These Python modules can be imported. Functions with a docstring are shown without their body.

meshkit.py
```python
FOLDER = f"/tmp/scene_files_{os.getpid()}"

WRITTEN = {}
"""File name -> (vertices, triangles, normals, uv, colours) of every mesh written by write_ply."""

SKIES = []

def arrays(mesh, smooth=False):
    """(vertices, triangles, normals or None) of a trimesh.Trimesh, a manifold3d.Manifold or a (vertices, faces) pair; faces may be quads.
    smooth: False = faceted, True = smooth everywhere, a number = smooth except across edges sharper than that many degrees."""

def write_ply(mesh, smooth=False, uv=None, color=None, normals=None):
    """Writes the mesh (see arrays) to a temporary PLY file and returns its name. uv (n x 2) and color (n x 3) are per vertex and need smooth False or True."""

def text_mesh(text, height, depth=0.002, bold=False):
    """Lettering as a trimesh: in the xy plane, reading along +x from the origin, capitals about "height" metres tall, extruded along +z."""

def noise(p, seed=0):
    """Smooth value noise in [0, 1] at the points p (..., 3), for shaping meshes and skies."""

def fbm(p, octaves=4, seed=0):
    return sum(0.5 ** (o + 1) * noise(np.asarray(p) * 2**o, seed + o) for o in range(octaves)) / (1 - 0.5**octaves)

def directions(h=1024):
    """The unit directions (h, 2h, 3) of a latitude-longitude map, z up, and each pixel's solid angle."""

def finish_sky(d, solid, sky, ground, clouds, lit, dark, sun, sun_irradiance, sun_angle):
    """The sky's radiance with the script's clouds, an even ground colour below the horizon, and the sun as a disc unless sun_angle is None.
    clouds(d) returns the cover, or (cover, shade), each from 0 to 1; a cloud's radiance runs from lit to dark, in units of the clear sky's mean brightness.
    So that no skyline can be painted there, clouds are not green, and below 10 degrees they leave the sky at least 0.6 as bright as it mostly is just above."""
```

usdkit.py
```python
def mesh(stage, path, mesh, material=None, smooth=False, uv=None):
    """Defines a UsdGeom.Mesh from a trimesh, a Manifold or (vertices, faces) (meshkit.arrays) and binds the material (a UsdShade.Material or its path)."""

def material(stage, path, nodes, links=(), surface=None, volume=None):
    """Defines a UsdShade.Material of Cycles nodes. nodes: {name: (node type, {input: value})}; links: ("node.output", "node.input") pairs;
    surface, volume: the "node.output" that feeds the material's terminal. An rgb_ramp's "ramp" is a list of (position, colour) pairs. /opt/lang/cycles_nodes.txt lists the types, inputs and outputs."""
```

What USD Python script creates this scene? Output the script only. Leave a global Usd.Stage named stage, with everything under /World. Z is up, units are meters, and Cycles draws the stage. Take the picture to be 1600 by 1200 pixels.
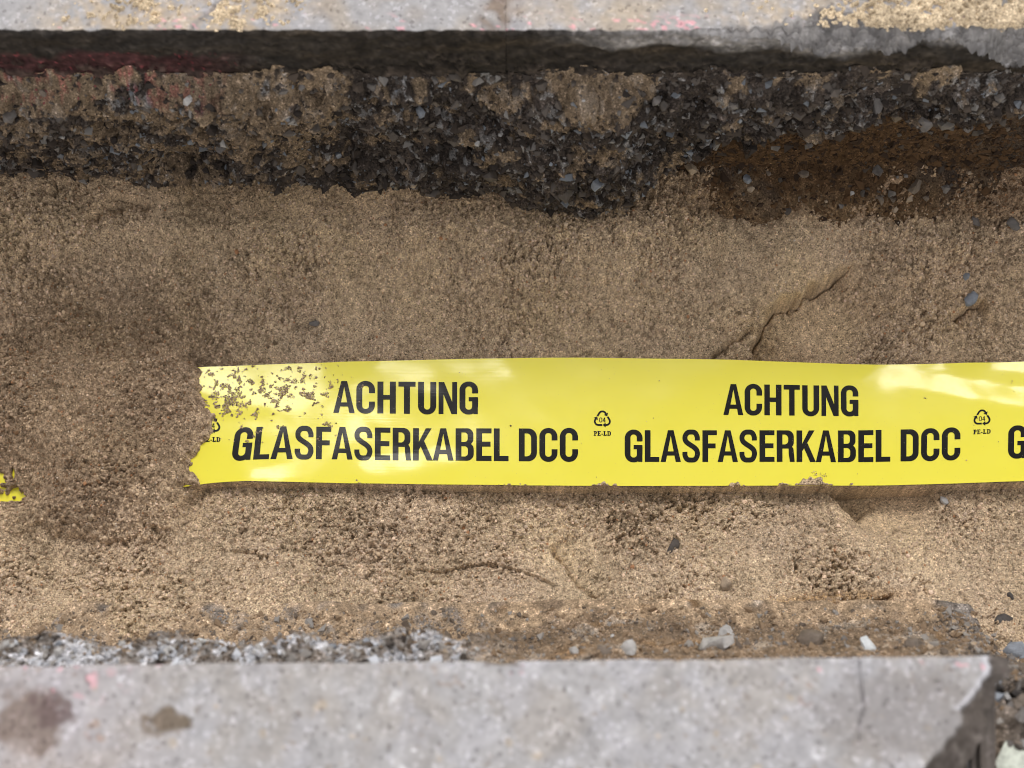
import math, random
import numpy as np, trimesh, usdkit
from pxr import Usd, UsdGeom, UsdLux, UsdShade, Gf, Sdf, Vt
from scipy.ndimage import gaussian_filter, map_coordinates
from scipy.spatial import cKDTree, ConvexHull
from shapely.geometry import Polygon, LineString, box, Point
from shapely.ops import unary_union
from shapely import affinity

stage = Usd.Stage.CreateInMemory()
UsdGeom.SetStageUpAxis(stage, 'Z'); UsdGeom.SetStageMetersPerUnit(stage, 1.0)
UsdGeom.Xform.Define(stage, '/World'); UsdGeom.Scope.Define(stage, '/World/Looks')

# ---------------------------------------------------------------- camera, sky, light, exposure
TILT, DIST, FOCAL, EXPOSURE = 20.0, 1.111, 50.0, 0.36
SUN_ELEV, SUN_AZ, SUN_I, SUN_ANGLE, SKY = 59.0, 2.0, 0.125, 11.5, 0.15      # SUN_AZ: degrees from +y towards +x
th = math.radians(TILT)
CAM = np.array([0, -DIST*math.sin(th), DIST*math.cos(th)])
cam = UsdGeom.Camera.Define(stage, '/World/camera')
cam.AddTranslateOp().Set(Gf.Vec3d(*CAM)); cam.AddRotateXOp().Set(TILT)
cam.CreateFocalLengthAttr(FOCAL); cam.CreateHorizontalApertureAttr(36.0); cam.CreateVerticalApertureAttr(27.0)
cam.CreateFStopAttr(4.6); cam.CreateFocusDistanceAttr(1.085); cam.CreateExposureAttr(EXPOSURE)
cam.CreateClippingRangeAttr(Gf.Vec2f(0.02, 1000))
el, az = math.radians(SUN_ELEV), math.radians(SUN_AZ)
to_sun = np.array([math.cos(el)*math.sin(az), math.cos(el)*math.cos(az), math.sin(el)])
sky_mat = usdkit.material(stage, '/World/Looks/sky_look', {
    'sky': ('sky_texture', {'sky_type': 'single_scattering', 'sun_disc': False, 'sun_elevation': el, 'sun_rotation': az}),
    'tc': ('texture_coordinate', {}),
    'n': ('noise_texture', {'scale': 2.2, 'detail': 5, 'roughness': 0.55}),
    'r': ('rgb_ramp', {'ramp': [(0.0, (0.75, 0.75, 0.75)), (0.42, (0.82, 0.82, 0.82)), (0.62, (0.95, 0.95, 0.95)), (1.0, (1, 1, 1))]}),
    'bw': ('rgb_to_bw', {}), 'tint': ('mix', {'mix_type': 'multiply', 'fac': 1.0, 'color2': (2.55, 2.48, 2.42)}),
    'm': ('mix', {'mix_type': 'mix'}),
    'b': ('background_shader', {'strength': SKY})},
    [('tc.generated', 'n.vector'), ('n.fac', 'r.fac'), ('r.color', 'm.fac'), ('sky.color', 'bw.color'), ('bw.val', 'tint.color1'),
     ('sky.color', 'm.color1'), ('tint.color', 'm.color2'), ('m.color', 'b.color')], surface='b.background')
dome = UsdLux.DomeLight.Define(stage, '/World/sky')
UsdShade.MaterialBindingAPI.Apply(dome.GetPrim()).Bind(sky_mat)
dome.GetPrim().SetCustomDataByKey('kind', 'structure')
sun = UsdLux.DistantLight.Define(stage, '/World/sun')
sun.CreateIntensityAttr(SUN_I); sun.CreateAngleAttr(SUN_ANGLE); sun.CreateNormalizeAttr(True); sun.CreateColorAttr(Gf.Vec3f(1.0, 0.965, 0.92))
sun.AddRotateZOp().Set(-SUN_AZ); sun.AddRotateXOp().Set(-(90 - SUN_ELEV))

# ---------------------------------------------------------------- helpers
rnd = np.random.default_rng(11)
F = 1600*FOCAL/36.0

def to_px(x, y, z):
    dy, dz = y - CAM[1], z - CAM[2]
    dep = dy*math.sin(th) - dz*math.cos(th)
    return 800 + F*x/dep, 600 - F*(dy*math.cos(th) + dz*math.sin(th))/dep

def on_plane(u, v, z=0.0):
    """the point at height z that is seen at u, v of the photograph (1600 x 1200)"""
    a, b = (np.asarray(u, float) - 800)/F, (600 - np.asarray(v, float))/F
    dy, dz = b*math.cos(th) + math.sin(th), b*math.sin(th) - math.cos(th)
    k = (z - CAM[2])/dz
    return a*k, CAM[1] + dy*k

def on_wall(u, v, yw):
    a, b = (u - 800)/F, (600 - v)/F
    dy, dz = b*math.cos(th) + math.sin(th), b*math.sin(th) - math.cos(th)
    k = (yw - CAM[1])/dy
    return a*k, CAM[2] + dz*k

_tiles = {}
def field(a, b, sigma, seed, pitch=None):
    """smooth random field (unit deviation) at the points a, b (metres); sigma (mm), one number or (along a, along b)"""
    s = sigma if isinstance(sigma, tuple) else (sigma, sigma)
    pitch = pitch or max(0.0005, min(s)*0.00033)
    key = (s, seed, pitch)
    if key not in _tiles:
        g = np.random.default_rng(seed*977 + 5).standard_normal((2048, 2048) if pitch < 0.0009 else (1024, 1024)).astype(np.float32)
        g = gaussian_filter(g, [x*0.001/pitch for x in s], mode='wrap', truncate=3)
        _tiles[key] = (g - g.mean())/g.std()
    t = _tiles[key]
    return map_coordinates(t, [np.asarray(a)/pitch + 333.3, np.asarray(b)/pitch + 211.7], order=1, mode='grid-wrap')

def sstep(x, a, b):
    t = np.clip((x - a)/(b - a), 0, 1)
    return t*t*(3 - 2*t)

def lerp_col(c, k, col):
    k = np.clip(k, 0, 1)[..., None]
    return c*(1 - k) + np.asarray(col, float)*k

def poly_dist(u, v, pts):
    """distance to a polyline and its sign (positive on the right-hand side going along it, in image axes) and the place along it (0..1)"""
    best, sign, along = np.full(u.shape, 1e9), np.ones(u.shape), np.zeros(u.shape)
    n = len(pts) - 1
    for i in range(n):
        (x0, y0), (x1, y1) = pts[i], pts[i + 1]
        dx, dy = x1 - x0, y1 - y0
        t = np.clip(((u - x0)*dx + (v - y0)*dy)/(dx*dx + dy*dy), 0, 1)
        d = np.hypot(u - x0 - t*dx, v - y0 - t*dy)
        s = np.sign(dx*(v - y0) - dy*(u - x0))
        k = d < best
        best[k], sign[k], along[k] = d[k], s[k], ((i + t)/n)[k]
    return best*np.where(sign == 0, 1, sign), along

def ellipse(u, v, cu, cv, ru, rv, ang=0.0, soft=0.35):
    """1 inside a soft ellipse"""
    c, s = math.cos(math.radians(ang)), math.sin(math.radians(ang))
    a, b = (u - cu)*c + (v - cv)*s, -(u - cu)*s + (v - cv)*c
    return 1 - sstep(np.hypot(a/ru, b/rv), 1 - soft, 1 + soft)

_names = {}
def numbered(name, parent='/World'):
    k = _names.get((parent, name), -1) + 1
    _names[(parent, name)] = k
    return f'{parent}/{name}' + (f'_{k:03d}' if k else '')

def tag(prim, label=None, category=None, group=None, kind=None):
    for key, t in (('label', label), ('category', category), ('group', group), ('kind', kind)):
        if t: prim.SetCustomDataByKey(key, t)
    return prim

def obj(name, mesh, mat, parent='/World', tint=None, smooth=False):
    p = numbered(name, parent)
    m = usdkit.mesh(stage, p, mesh, mat, smooth=smooth)
    if tint is not None:
        UsdGeom.PrimvarsAPI(m).CreatePrimvar('tint', Sdf.ValueTypeNames.Color3fArray, 'vertex').Set(Vt.Vec3fArray.FromNumpy(np.ascontiguousarray(tint.reshape(-1, 3), np.float32)))
    return m.GetPrim()

def thing(name, loc=(0, 0, 0)):
    x = UsdGeom.Xform.Define(stage, numbered(name)); x.AddTranslateOp().Set(Gf.Vec3d(*map(float, loc)))
    return x.GetPrim()

def sheet(X, Y, Z, flip=False, keep=None):
    n, m = X.shape
    v = np.stack([X, Y, Z], -1).reshape(-1, 3)
    i = np.arange(n*m).reshape(n, m)
    a, b, c, d = i[:-1, :-1], i[1:, :-1], i[1:, 1:], i[:-1, 1:]
    q = np.stack([a, b, c, d], -1)
    if keep is not None:
        q = q[keep]
    q = q.reshape(-1, 4)
    if flip: q = q[:, ::-1]
    return v, np.vstack([q[:, [0, 1, 2]], q[:, [0, 2, 3]]])

def axis(dense0, dense1, step, far0, far1, n=10):
    g = np.geomspace(1, 30, n); g = np.cumsum(g)/g.sum()
    return np.concatenate([(dense0 + (far0 - dense0)*g)[::-1], np.arange(dense0, dense1, step), dense1 + (far1 - dense1)*g])

# ---------------------------------------------------------------- materials
def grain_look(name, scale, contrast, bump, bump_scale, rough=0.9, fleck=None, spec=0.25):
    """vertex tint x grain speckle, fine bump"""
    nodes = {'a': ('attribute', {'attribute': 'tint'}), 'g': ('geometry', {}),
             'n': ('noise_texture', {'scale': scale, 'detail': 2, 'roughness': 0.7}),
             'r': ('rgb_ramp', {'ramp': [(0.25, (1 - contrast,)*3), (0.5, (1, 1, 1)), (0.78, (1 + contrast*0.9, 1 + contrast*0.85, 1 + contrast*0.8))]}),
             'm': ('mix', {'mix_type': 'multiply', 'fac': 1.0}),
             'n2': ('noise_texture', {'scale': bump_scale, 'detail': 3, 'roughness': 0.65}),
             'b': ('bump', {'distance': bump, 'strength': 1.0}),
             'p': ('principled_bsdf', {'roughness': rough, 'specular_ior_level': spec})}
    links = [('g.position', 'n.vector'), ('g.position', 'n2.vector'), ('n.fac', 'r.fac'), ('a.color', 'm.color1'), ('r.color', 'm.color2'),
             ('n2.fac', 'b.height'), ('b.normal', 'p.normal')]
    last = 'm.color'
    if fleck:
        for k, (fs, lo, col, amount) in enumerate(fleck):
            nodes[f'v{k}'] = ('voronoi_texture', {'scale': fs})
            nodes[f's{k}'] = ('separate_color', {})
            nodes[f'q{k}'] = ('math', {'math_type': 'greater_than', 'value2': lo})
            nodes[f'w{k}'] = ('math', {'math_type': 'multiply', 'value2': amount})
            nodes[f'x{k}'] = ('mix', {'mix_type': 'multiply', 'color2': col})
            links += [('g.position', f'v{k}.vector'), (f'v{k}.color', f's{k}.color'), (f's{k}.r', f'q{k}.value1'), (f'q{k}.value', f'w{k}.value1'), (f'w{k}.value', f'x{k}.fac'), (last, f'x{k}.color1')]
            last = f'x{k}.color'
    links.append((last, 'p.base_color'))
    return usdkit.material(stage, '/World/Looks/' + name, nodes, links, surface='p.BSDF')

M = {}
M['sand'] = grain_look('sand_look', 900, 0.8, 0.0005, 1300, fleck=[(1300, 0.90, (0.22, 0.2, 0.2), 0.8), (1100, 0.93, (1.7, 1.75, 1.8), 0.8)])
M['bank'] = grain_look('bank_look', 800, 0.8, 0.0010, 900, spec=0.1, fleck=[(900, 0.92, (2.3, 2.3, 2.4), 0.7)])
M['concrete'] = grain_look('concrete_look', 260, 0.16, 0.0004, 700, rough=0.85, spec=0.12, fleck=[(420, 0.90, (1.5, 1.5, 1.56), 0.5), (480, 0.955, (0.4, 0.38, 0.38), 0.5)])
def stone_look(name, col, vary=0.35, rough=0.7):
    return usdkit.material(stage, '/World/Looks/' + name, {
        'g': ('geometry', {}), 'n': ('noise_texture', {'scale': 170, 'detail': 5, 'roughness': 0.7}),
        'r': ('rgb_ramp', {'ramp': [(0.3, tuple(c*(1 - vary) for c in col)), (0.5, col), (0.7, tuple(min(0.9, c*(1 + vary)) for c in col))]}),
        'b': ('bump', {'distance': 0.0012, 'strength': 1.0}), 'p': ('principled_bsdf', {'roughness': rough})},
        [('g.position', 'n.vector'), ('n.fac', 'r.fac'), ('r.color', 'p.base_color'), ('n.fac', 'b.height'), ('b.normal', 'p.normal')], surface='p.BSDF')
STONE = {'pale': stone_look('pale_stone_look', (0.33, 0.32, 0.31)), 'blue': stone_look('blue_grey_stone_look', (0.175, 0.19, 0.215)), 'grey': stone_look('grey_stone_look', (0.12, 0.108, 0.10)),
         'brown': stone_look('brown_stone_look', (0.125, 0.098, 0.076)), 'black': stone_look('black_stone_look', (0.045, 0.039, 0.036)), 'tan': stone_look('tan_stone_look', (0.32, 0.25, 0.18)),
         'green': stone_look('pale_green_stone_look', (0.45, 0.475, 0.41)), 'white': stone_look('white_stone_look', (0.46, 0.48, 0.49), 0.35), 'soil': stone_look('dark_clod_look', (0.058, 0.047, 0.039))}
def film_look(name, col, fleck, rough=0.16, spec=0.45):
    return usdkit.material(stage, '/World/Looks/' + name, {
        'g': ('geometry', {}), 'n': ('noise_texture', {'scale': 1300, 'detail': 1}), 'n1': ('noise_texture', {'scale': 14, 'detail': 3}),
        'r': ('rgb_ramp', {'ramp': [(0.0, (0, 0, 0)), (0.765, (0, 0, 0)), (0.79, (1, 1, 1))]}),
        'm': ('mix', {'mix_type': 'mix', 'color1': col, 'color2': fleck}),
        'mp': ('mapping', {'scale': (6, 900, 6)}), 'n2': ('noise_texture', {'scale': 1.0, 'detail': 2}), 'b': ('bump', {'distance': 0.00003, 'strength': 0.5}),
        'rr': ('map_range', {'from_min': 0.3, 'from_max': 0.7, 'to_min': rough*0.8, 'to_max': rough*1.35}),
        'p': ('principled_bsdf', {'specular_ior_level': spec})},
        [('g.position', 'n.vector'), ('g.position', 'n1.vector'), ('n.fac', 'r.fac'), ('r.color', 'm.fac'), ('m.color', 'p.base_color'), ('g.position', 'mp.vector'), ('mp.vector', 'n2.vector'),
         ('n2.fac', 'b.height'), ('b.normal', 'p.normal'), ('n1.fac', 'rr.value'), ('rr.result', 'p.roughness')], surface='p.BSDF')
M['film'] = film_look('yellow_film_look', (0.73, 0.655, 0.045), (0.42, 0.33, 0.12), 0.10, 0.25)
M['ink'] = film_look('black_ink_look', (0.004, 0.0035, 0.003), (0.40, 0.37, 0.28), 0.11, 0.09)
M['pavement'] = usdkit.material(stage, '/World/Looks/pavement_look', {
    'g': ('geometry', {}), 'n': ('noise_texture', {'scale': 9, 'detail': 6}), 'r': ('rgb_ramp', {'ramp': [(0.3, (0.30, 0.28, 0.27)), (0.7, (0.42, 0.40, 0.40))]}), 'p': ('principled_bsdf', {'roughness': 0.85})},
    [('g.position', 'n.vector'), ('n.fac', 'r.fac'), ('r.color', 'p.base_color')], surface='p.BSDF')

# ---------------------------------------------------------------- heights and main lines of the place
TOP, SLAB = 0.25, 0.05                                     # pavement above the tape, slab thickness
Y_FAR = float(on_plane(800, 51, TOP)[1])                   # front edge of the far slabs
Y_NEAR = float(on_plane(800, 1031, TOP)[1])                # front edge of the near slab
X_JOINT = float(on_plane(790, 40, TOP)[0])
X_END = float(on_plane(1546, 1031, TOP)[0])                # where the near slab ends

# pavement round the trench: one big sheet with a pit in it
hole = box(-1.5, -0.75, 1.5, 0.56)
pv = trimesh.creation.extrude_polygon(box(-30, -30, 30, 30).difference(hole), 0.40, engine='earcut')
pv.apply_translation([0, 0, TOP - 0.404])
tag(obj('pavement', pv, M['pavement']), kind='structure')

# ---------------------------------------------------------------- tape shape
uu = np.linspace(-700, 2300, 601)
v_bot = np.interp(uu, [-700, 0, 60, 200, 270, 300, 330, 380, 1000, 1600, 2300], [790, 787, 786, 778, 770, 766, 761, 758.5, 760, 758.5, 757])
v_top = np.interp(uu, [-700, 150, 305, 450, 600, 700, 800, 900, 1100, 1300, 1600, 2300], [606, 594, 581, 571, 564.5, 561, 559.6, 559.5, 562, 567.5, 574, 586])
v_bot, v_top = gaussian_filter(v_bot, 3, mode='nearest'), gaussian_filter(v_top, 6, mode='nearest')
TZ = 0.004
xb, yb = on_plane(uu, v_bot, TZ); xt, yt = on_plane(uu, v_top, TZ)
tape_bot = lambda x: np.interp(x, xb, yb)
tape_top = lambda x: np.interp(x, xt, yt)
# waves of the film: where the photograph shows sheen the film leans towards the bright sky; the surface that joins those slopes is solved for
nx, nw = 330, 34
gx, gw = np.linspace(on_plane(150, 650, TZ)[0], on_plane(1760, 650, TZ)[0], nx), np.linspace(0, 1, nw)
GX, GW = np.meshgrid(gx, gw, indexing='ij')
GY = tape_bot(GX) + GW*(tape_top(GX) - tape_bot(GX))
gu, gv = to_px(GX, GY, TZ)
lean = np.zeros_like(gu)
for pts, half, k in (([(300, 590), (400, 592), (490, 578)], 17, 1), ([(325, 610), (380, 612), (450, 598)], 20, 1), ([(345, 640), (400, 632)], 14, 0.8), ([(345, 684), (400, 682), (440, 672)], 17, 0.7),
                     ([(775, 563), (690, 578), (620, 592), (560, 612), (525, 650), (503, 700), (470, 742), (400, 754)], 15, 1), ([(690, 572), (600, 580)], 14, 1),
                     ([(600, 640), (650, 665), (700, 690)], 34, 0.55), ([(730, 640), (700, 672)], 16, 0.8), ([(580, 735), (640, 730), (700, 715)], 18, 0.9),
                     ([(1350, 577), (1430, 597), (1520, 617), (1620, 640), (1700, 660)], 15, 1), ([(1400, 571), (1470, 580)], 7, 0.8), ([(1545, 574), (1620, 588), (1700, 606)], 9, 1)):
    d_, _ = poly_dist(gu, gv, pts)
    lean = np.maximum(lean, k*(1 - sstep(np.abs(d_), half*0.7, half*1.35)))
pos = np.stack([GX, GY, np.full_like(GX, TZ)], -1)
view = CAM - pos; view /= np.linalg.norm(view, axis=-1, keepdims=True)
half_v = view + to_sun; half_v /= np.linalg.norm(half_v, axis=-1, keepdims=True)
need = np.sqrt(1 - np.clip(half_v[..., 2], -1, 1)**2)
part = np.clip((need - math.sin(math.radians(SUN_ANGLE*0.25*0.75)))/need, 0, 1)     # lean just far enough to meet the disc
gx_t, gy_t = -half_v[..., 0]/half_v[..., 2]*part, -half_v[..., 1]/half_v[..., 2]*part
from scipy.sparse import coo_matrix, vstack, identity
from scipy.sparse.linalg import spsolve
idx = np.arange(nx*nw).reshape(nx, nw)
def diff_rows(i0, i1, length, target, weight):
    n_ = i0.size; w_ = weight.ravel(); r_ = np.arange(n_)
    m_ = coo_matrix((np.concatenate([-w_/length.ravel(), w_/length.ravel()]), (np.concatenate([r_, r_]), np.concatenate([i0.ravel(), i1.ravel()]))), shape=(n_, nx*nw))
    return m_, w_*target.ravel()
wt = 0.28 + lean
rise_r = sstep(gu, 1320, 1400)
gx0, gy0 = 0.052*rise_r, 0.035*rise_r
Ax, bx_ = diff_rows(idx[:-1], idx[1:], np.full((nx - 1, nw), gx[1] - gx[0]), (gx_t*lean*(1 - 0.3*rise_r) + gx0*(1 - lean*(1 - rise_r)))[:-1], wt[:-1])
Ay, by_ = diff_rows(idx[:, :-1], idx[:, 1:], np.diff(GY, axis=1), ((gy_t - 0.02*rise_r)*lean + gy0*(1 - lean))[:, :-1], wt[:, :-1])
A_ = vstack([Ax, Ay, identity(nx*nw)*0.8]).tocsr(); b_ = np.concatenate([bx_, by_, np.zeros(nx*nw)])
hh = spsolve((A_.T @ A_).tocsc(), A_.T @ b_).reshape(nx, nw)
hh += 0.00022*field(GX, GY, 16, 71) + 0.00006*field(GX, GY, 6, 72)
hh = gaussian_filter(hh, (0.9, 0.6), mode='nearest')
hh -= np.percentile(hh.min(axis=1), 15)
hh *= (sstep(gx, gx[0], gx[0] + 0.08)*(1 - sstep(gx, gx[-1] - 0.05, gx[-1])))[:, None]
hh = np.maximum(hh, -0.001)
print('film height range', hh.min(), hh.max())
def tape_z(x, w):
    i = np.clip((x - gx[0])/(gx[1] - gx[0]), 0, len(gx) - 1); j = np.clip(w, 0, 1)*(len(gw) - 1)
    return TZ + map_coordinates(hh, [i, j], order=1, mode='nearest')

# ---------------------------------------------------------------- sand in the trench
xs = axis(-0.46, 0.46, 0.00082, -1.5, 1.5, 9)
ys = np.concatenate([np.arange(-0.235, 0.15, 0.00082), np.arange(0.15, 0.20, 0.0016)])
X, Y = np.meshgrid(xs, ys, indexing='ij')
right = sstep(X, 0.055, 0.20)
far_rise = np.where(right < 1e9, 0.66*(1 - right) + 0.70*right, 0)
soft = lambda t, k: 0.5*(t + np.sqrt(t*t + k*k)) - 0.5*k
Z0 = far_rise*soft(Y - 0.022, 0.03) + 0.62*soft(-0.115 - Y, 0.035)
W = (Y - tape_bot(X))/(tape_top(X) - tape_bot(X))
U, V = to_px(X, Y, Z0)
Z0 = Z0 + 0.9*np.clip(tape_z(X, W) - TZ, 0, None)*(1 - sstep(np.abs(W - 0.5) - 0.5, 0.03, 1.0))
Z0 = Z0 - 0.009*sstep(Y, 0.108, 0.134)*(1 - right)
Z0 = Z0 + (0.0024*field(X, Y, 14, 55) + 0.0012*field(X, Y, 5, 56))*sstep(Y, 0.06, 0.10)*np.clip(0.5 + right, 0, 1)
near_l = 1 - sstep(U, 270, 330)
inside = sstep(W, -0.012 - 0.35*near_l, 0.0)*(1 - sstep(W, 1.0, 1.012 + 0.35*near_l))
# sand over the tape on the left: signed cover in photograph pixels
cover_edge = 4 + 16*sstep(V, 735, 765) + np.interp(V, [540, 560, 580, 590, 600, 615, 640, 660, 690, 702, 712, 722, 735, 750, 765, 780], [295, 299, 303, 317, 326, 322, 327, 334, 338, 340, 331, 319, 309, 303, 299, 288])
dcov = cover_edge - U + 2.6*field(X, Y, 1.3, 3) + 3.5*field(X, Y, 3.5, 4)
mound = (1 - np.exp(-np.clip(dcov, 0, None)/40))*0.011 + sstep(dcov, 0, 12)*0.0022
mound_far = (1 - np.exp(-np.clip(dcov, 0, None)/120))
spread = ellipse(U, V, 90, 680, 270, 190, 0, 0.7)
near_bare = ellipse(U, V, 20, 768, 85, 55, 0, 0.7)
mound_out = mound_far*spread*0.012*(1 - 0.95*near_bare); mound = mound*(1 - 0.75*near_bare)
# bare patch of tape at the left edge of the picture
bare = np.maximum.reduce([ellipse(U, V, 8, 789, 46, 6.5, 0, 0.15), ellipse(U, V, 17, 765, 6, 17, -15, 0.2), ellipse(U, V, 35, 780, 11, 7, -30, 0.2), ellipse(U, V, 46, 787, 7, 8, 0, 0.2), ellipse(U, V, 35, 753, 3, 9, 0, 0.3), ellipse(U, V, -60, 780, 60, 18, 0, 0.3)])
bare = (bare > 0.03)*sstep(bare + 0.20*field(X, Y, 1.2, 8) + 0.2*field(X, Y, 0.8, 12), 0.5, 0.62)
# grain relief
pull = ellipse(U, V, 700, 430, 900, 130, 0, 0.6)           # far slope: streaks running downhill
g0, g1, g2, g3 = field(X, Y, 0.75, 21), field(X, Y, 1.5, 22), field(X, Y, 3.2, 23), field(X, Y, 8, 24)
gs = field(X, Y, (1.3, 4.0), 25)
g4 = field(X, Y, 26, 26)
rough = np.clip(0.60 + 0.45*field(X, Y, 20, 27) + 0.55*ellipse(U, V, 150, 660, 230, 210, 0, 0.5) + 0.5*ellipse(U, V, 1150, 830, 250, 80, 0, 0.6) + 0.35*ellipse(U, V, 400, 910, 300, 60, 0, 0.6), 0.25, 1.7)
smooth_spots = np.maximum.reduce([0.75*ellipse(U, V, 1262, 525, 88, 58, -20, 0.3), ellipse(U, V, 1378, 770, 80, 62, 0, 0.25), 0.6*ellipse(U, V, 900, 890, 60, 60, 40, 0.5), 0.5*ellipse(U, V, 1470, 920, 130, 40, 0, 0.5), 0.5*ellipse(U, V, 60, 850, 90, 40, 20, 0.5), 0.5*ellipse(U, V, 70, 720, 40, 28, -20, 0.5)])
rough *= 1 - 0.75*smooth_spots
def crumb_cells(size, seed, stretch=1.0, warp=0.4):
    """granular relief: every cell of a random mosaic is a small dome with a height of its own"""
    q = np.random.default_rng(seed); n = int(0.96*0.46/size**2)
    p = np.stack([q.uniform(-0.48, 0.48, n), q.uniform(-0.245, 0.215, n)/stretch], 1)
    m = np.abs(X) < 0.475
    w_ = warp*size
    xy = np.stack([(X + w_*field(X, Y, size*900, seed + 1))[m], ((Y + w_*field(X, Y, size*900, seed + 2))/stretch)[m]], 1)
    d, i = cKDTree(p).query(xy, k=1, workers=-1)
    h, dm = np.zeros(X.shape), np.zeros(X.shape)
    h[m] = q.uniform(0, 1, n)[i]; dm[m] = np.clip(1 - (d/size/0.75)**2, 0, 1)
    return h, dm
hA, dA = crumb_cells(0.0021, 131); hB, dB = crumb_cells(0.0042, 132); hC, dC = crumb_cells(0.0022, 133, 1.9)
hD, dD = crumb_cells(0.0085, 134, 1.0, 0.6)
hole = np.clip((hA - 0.72)/0.28, 0, 1)
hole_s = np.clip((hC - 0.72)/0.28, 0, 1)
open_ = np.clip(0.9 + 0.45*g3 + 0.45*g2, 0.1, 2.0)            # where the sand lies loose
loose_ = ellipse(U, V, 140, 650, 230, 230, 0, 0.4)
micro = 0.00022*g0 + rough*(0.0007*dA + 0.0013*(0.5 - hA)*(1 - 0.5*pull) + 0.0011*dB + 0.0027*(0.5 - hB)*(1 - 0.4*pull) + pull*0.0013*(0.5 - hC) - open_*0.0034*(hole*(1 - 0.5*pull)*(1 - 0.3*loose_) + hole_s*pull*0.6) - 0.0016*np.clip(g2 + 0.5*g1 - 0.9, 0, 2)*(1 - 0.85*loose_))
micro += loose_*(0.0028*dD*(0.3 + hD) + 0.0016*(hB - 0.5))
micro += 0.0012*g3*(0.5 + 0.5*rough) + 0.0020*g4
undul = (0.0016*g4 + 0.005*field(X, Y, 55, 59))*sstep(np.abs(W - 0.5) - 0.5, 0.02, 0.5)
# sculpted marks: ledges, cracks, shell-like flakes
def ledge(pts, drop, reach, edge=2.5, jag=2.0, fade=0.12):
    """the right-hand side of the line lies lower by drop and comes back up over reach pixels"""
    p = np.array(pts, float); m = reach*2.5 + 20
    box_ = (U > p[:, 0].min() - m) & (U < p[:, 0].max() + m) & (V > p[:, 1].min() - m) & (V < p[:, 1].max() + m)
    d, al = poly_dist(U[box_] + jag*field(X[box_], Y[box_], 2.0, 41), V[box_] + jag*field(X[box_], Y[box_], 2.0, 42), pts)
    k = sstep(al, 0.0, fade)*(1 - sstep(al, 1 - fade, 1.0))
    out = np.zeros_like(U)
    groove = 0.42*drop*k*np.exp(-(d/(edge + 1.2))**2)
    out[box_] = -groove - drop*k*sstep(d, -edge, edge)*np.exp(-np.clip(d, 0, None)/reach) + 0.25*drop*k*np.exp(-np.clip(-d, 0, None)/(reach*0.5))*(d < 0)
    return out
marks = ledge([(1172, 575), (1178, 545), (1188, 516), (1197, 496), (1216, 478), (1250, 468), (1262, 452), (1300, 432), (1345, 405)], 0.024, 80, 1.3, 2.0)
marks += ledge([(1105, 562), (1140, 538), (1178, 517)], 0.009, 16, 1.5, 1.0)
marks += ledge([(1478, 512), (1500, 490), (1530, 476)], 0.016, 45, 1.5, 1.5)
marks += ledge([(1560, 412), (1500, 415), (1470, 430)][::-1], 0.004, 30, 3, 2)
marks += ledge([(640, 884), (690, 888), (745, 879), (790, 882), (840, 897), (880, 918)], 0.0048, 16, 1.2, 0.35)
marks += ledge([(360, 866), (395, 868), (430, 877)], 0.0040, 14, 2, 0.6)
marks += ledge([(1070, 951), (1200, 953), (1310, 952), (1355, 945), (1395, 930)], 0.014, 13, 1.0, 0.3)
marks += ledge([(950, 942), (905, 915), (880, 880), (855, 848)], 0.011, 40, 3, 1.5)
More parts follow.
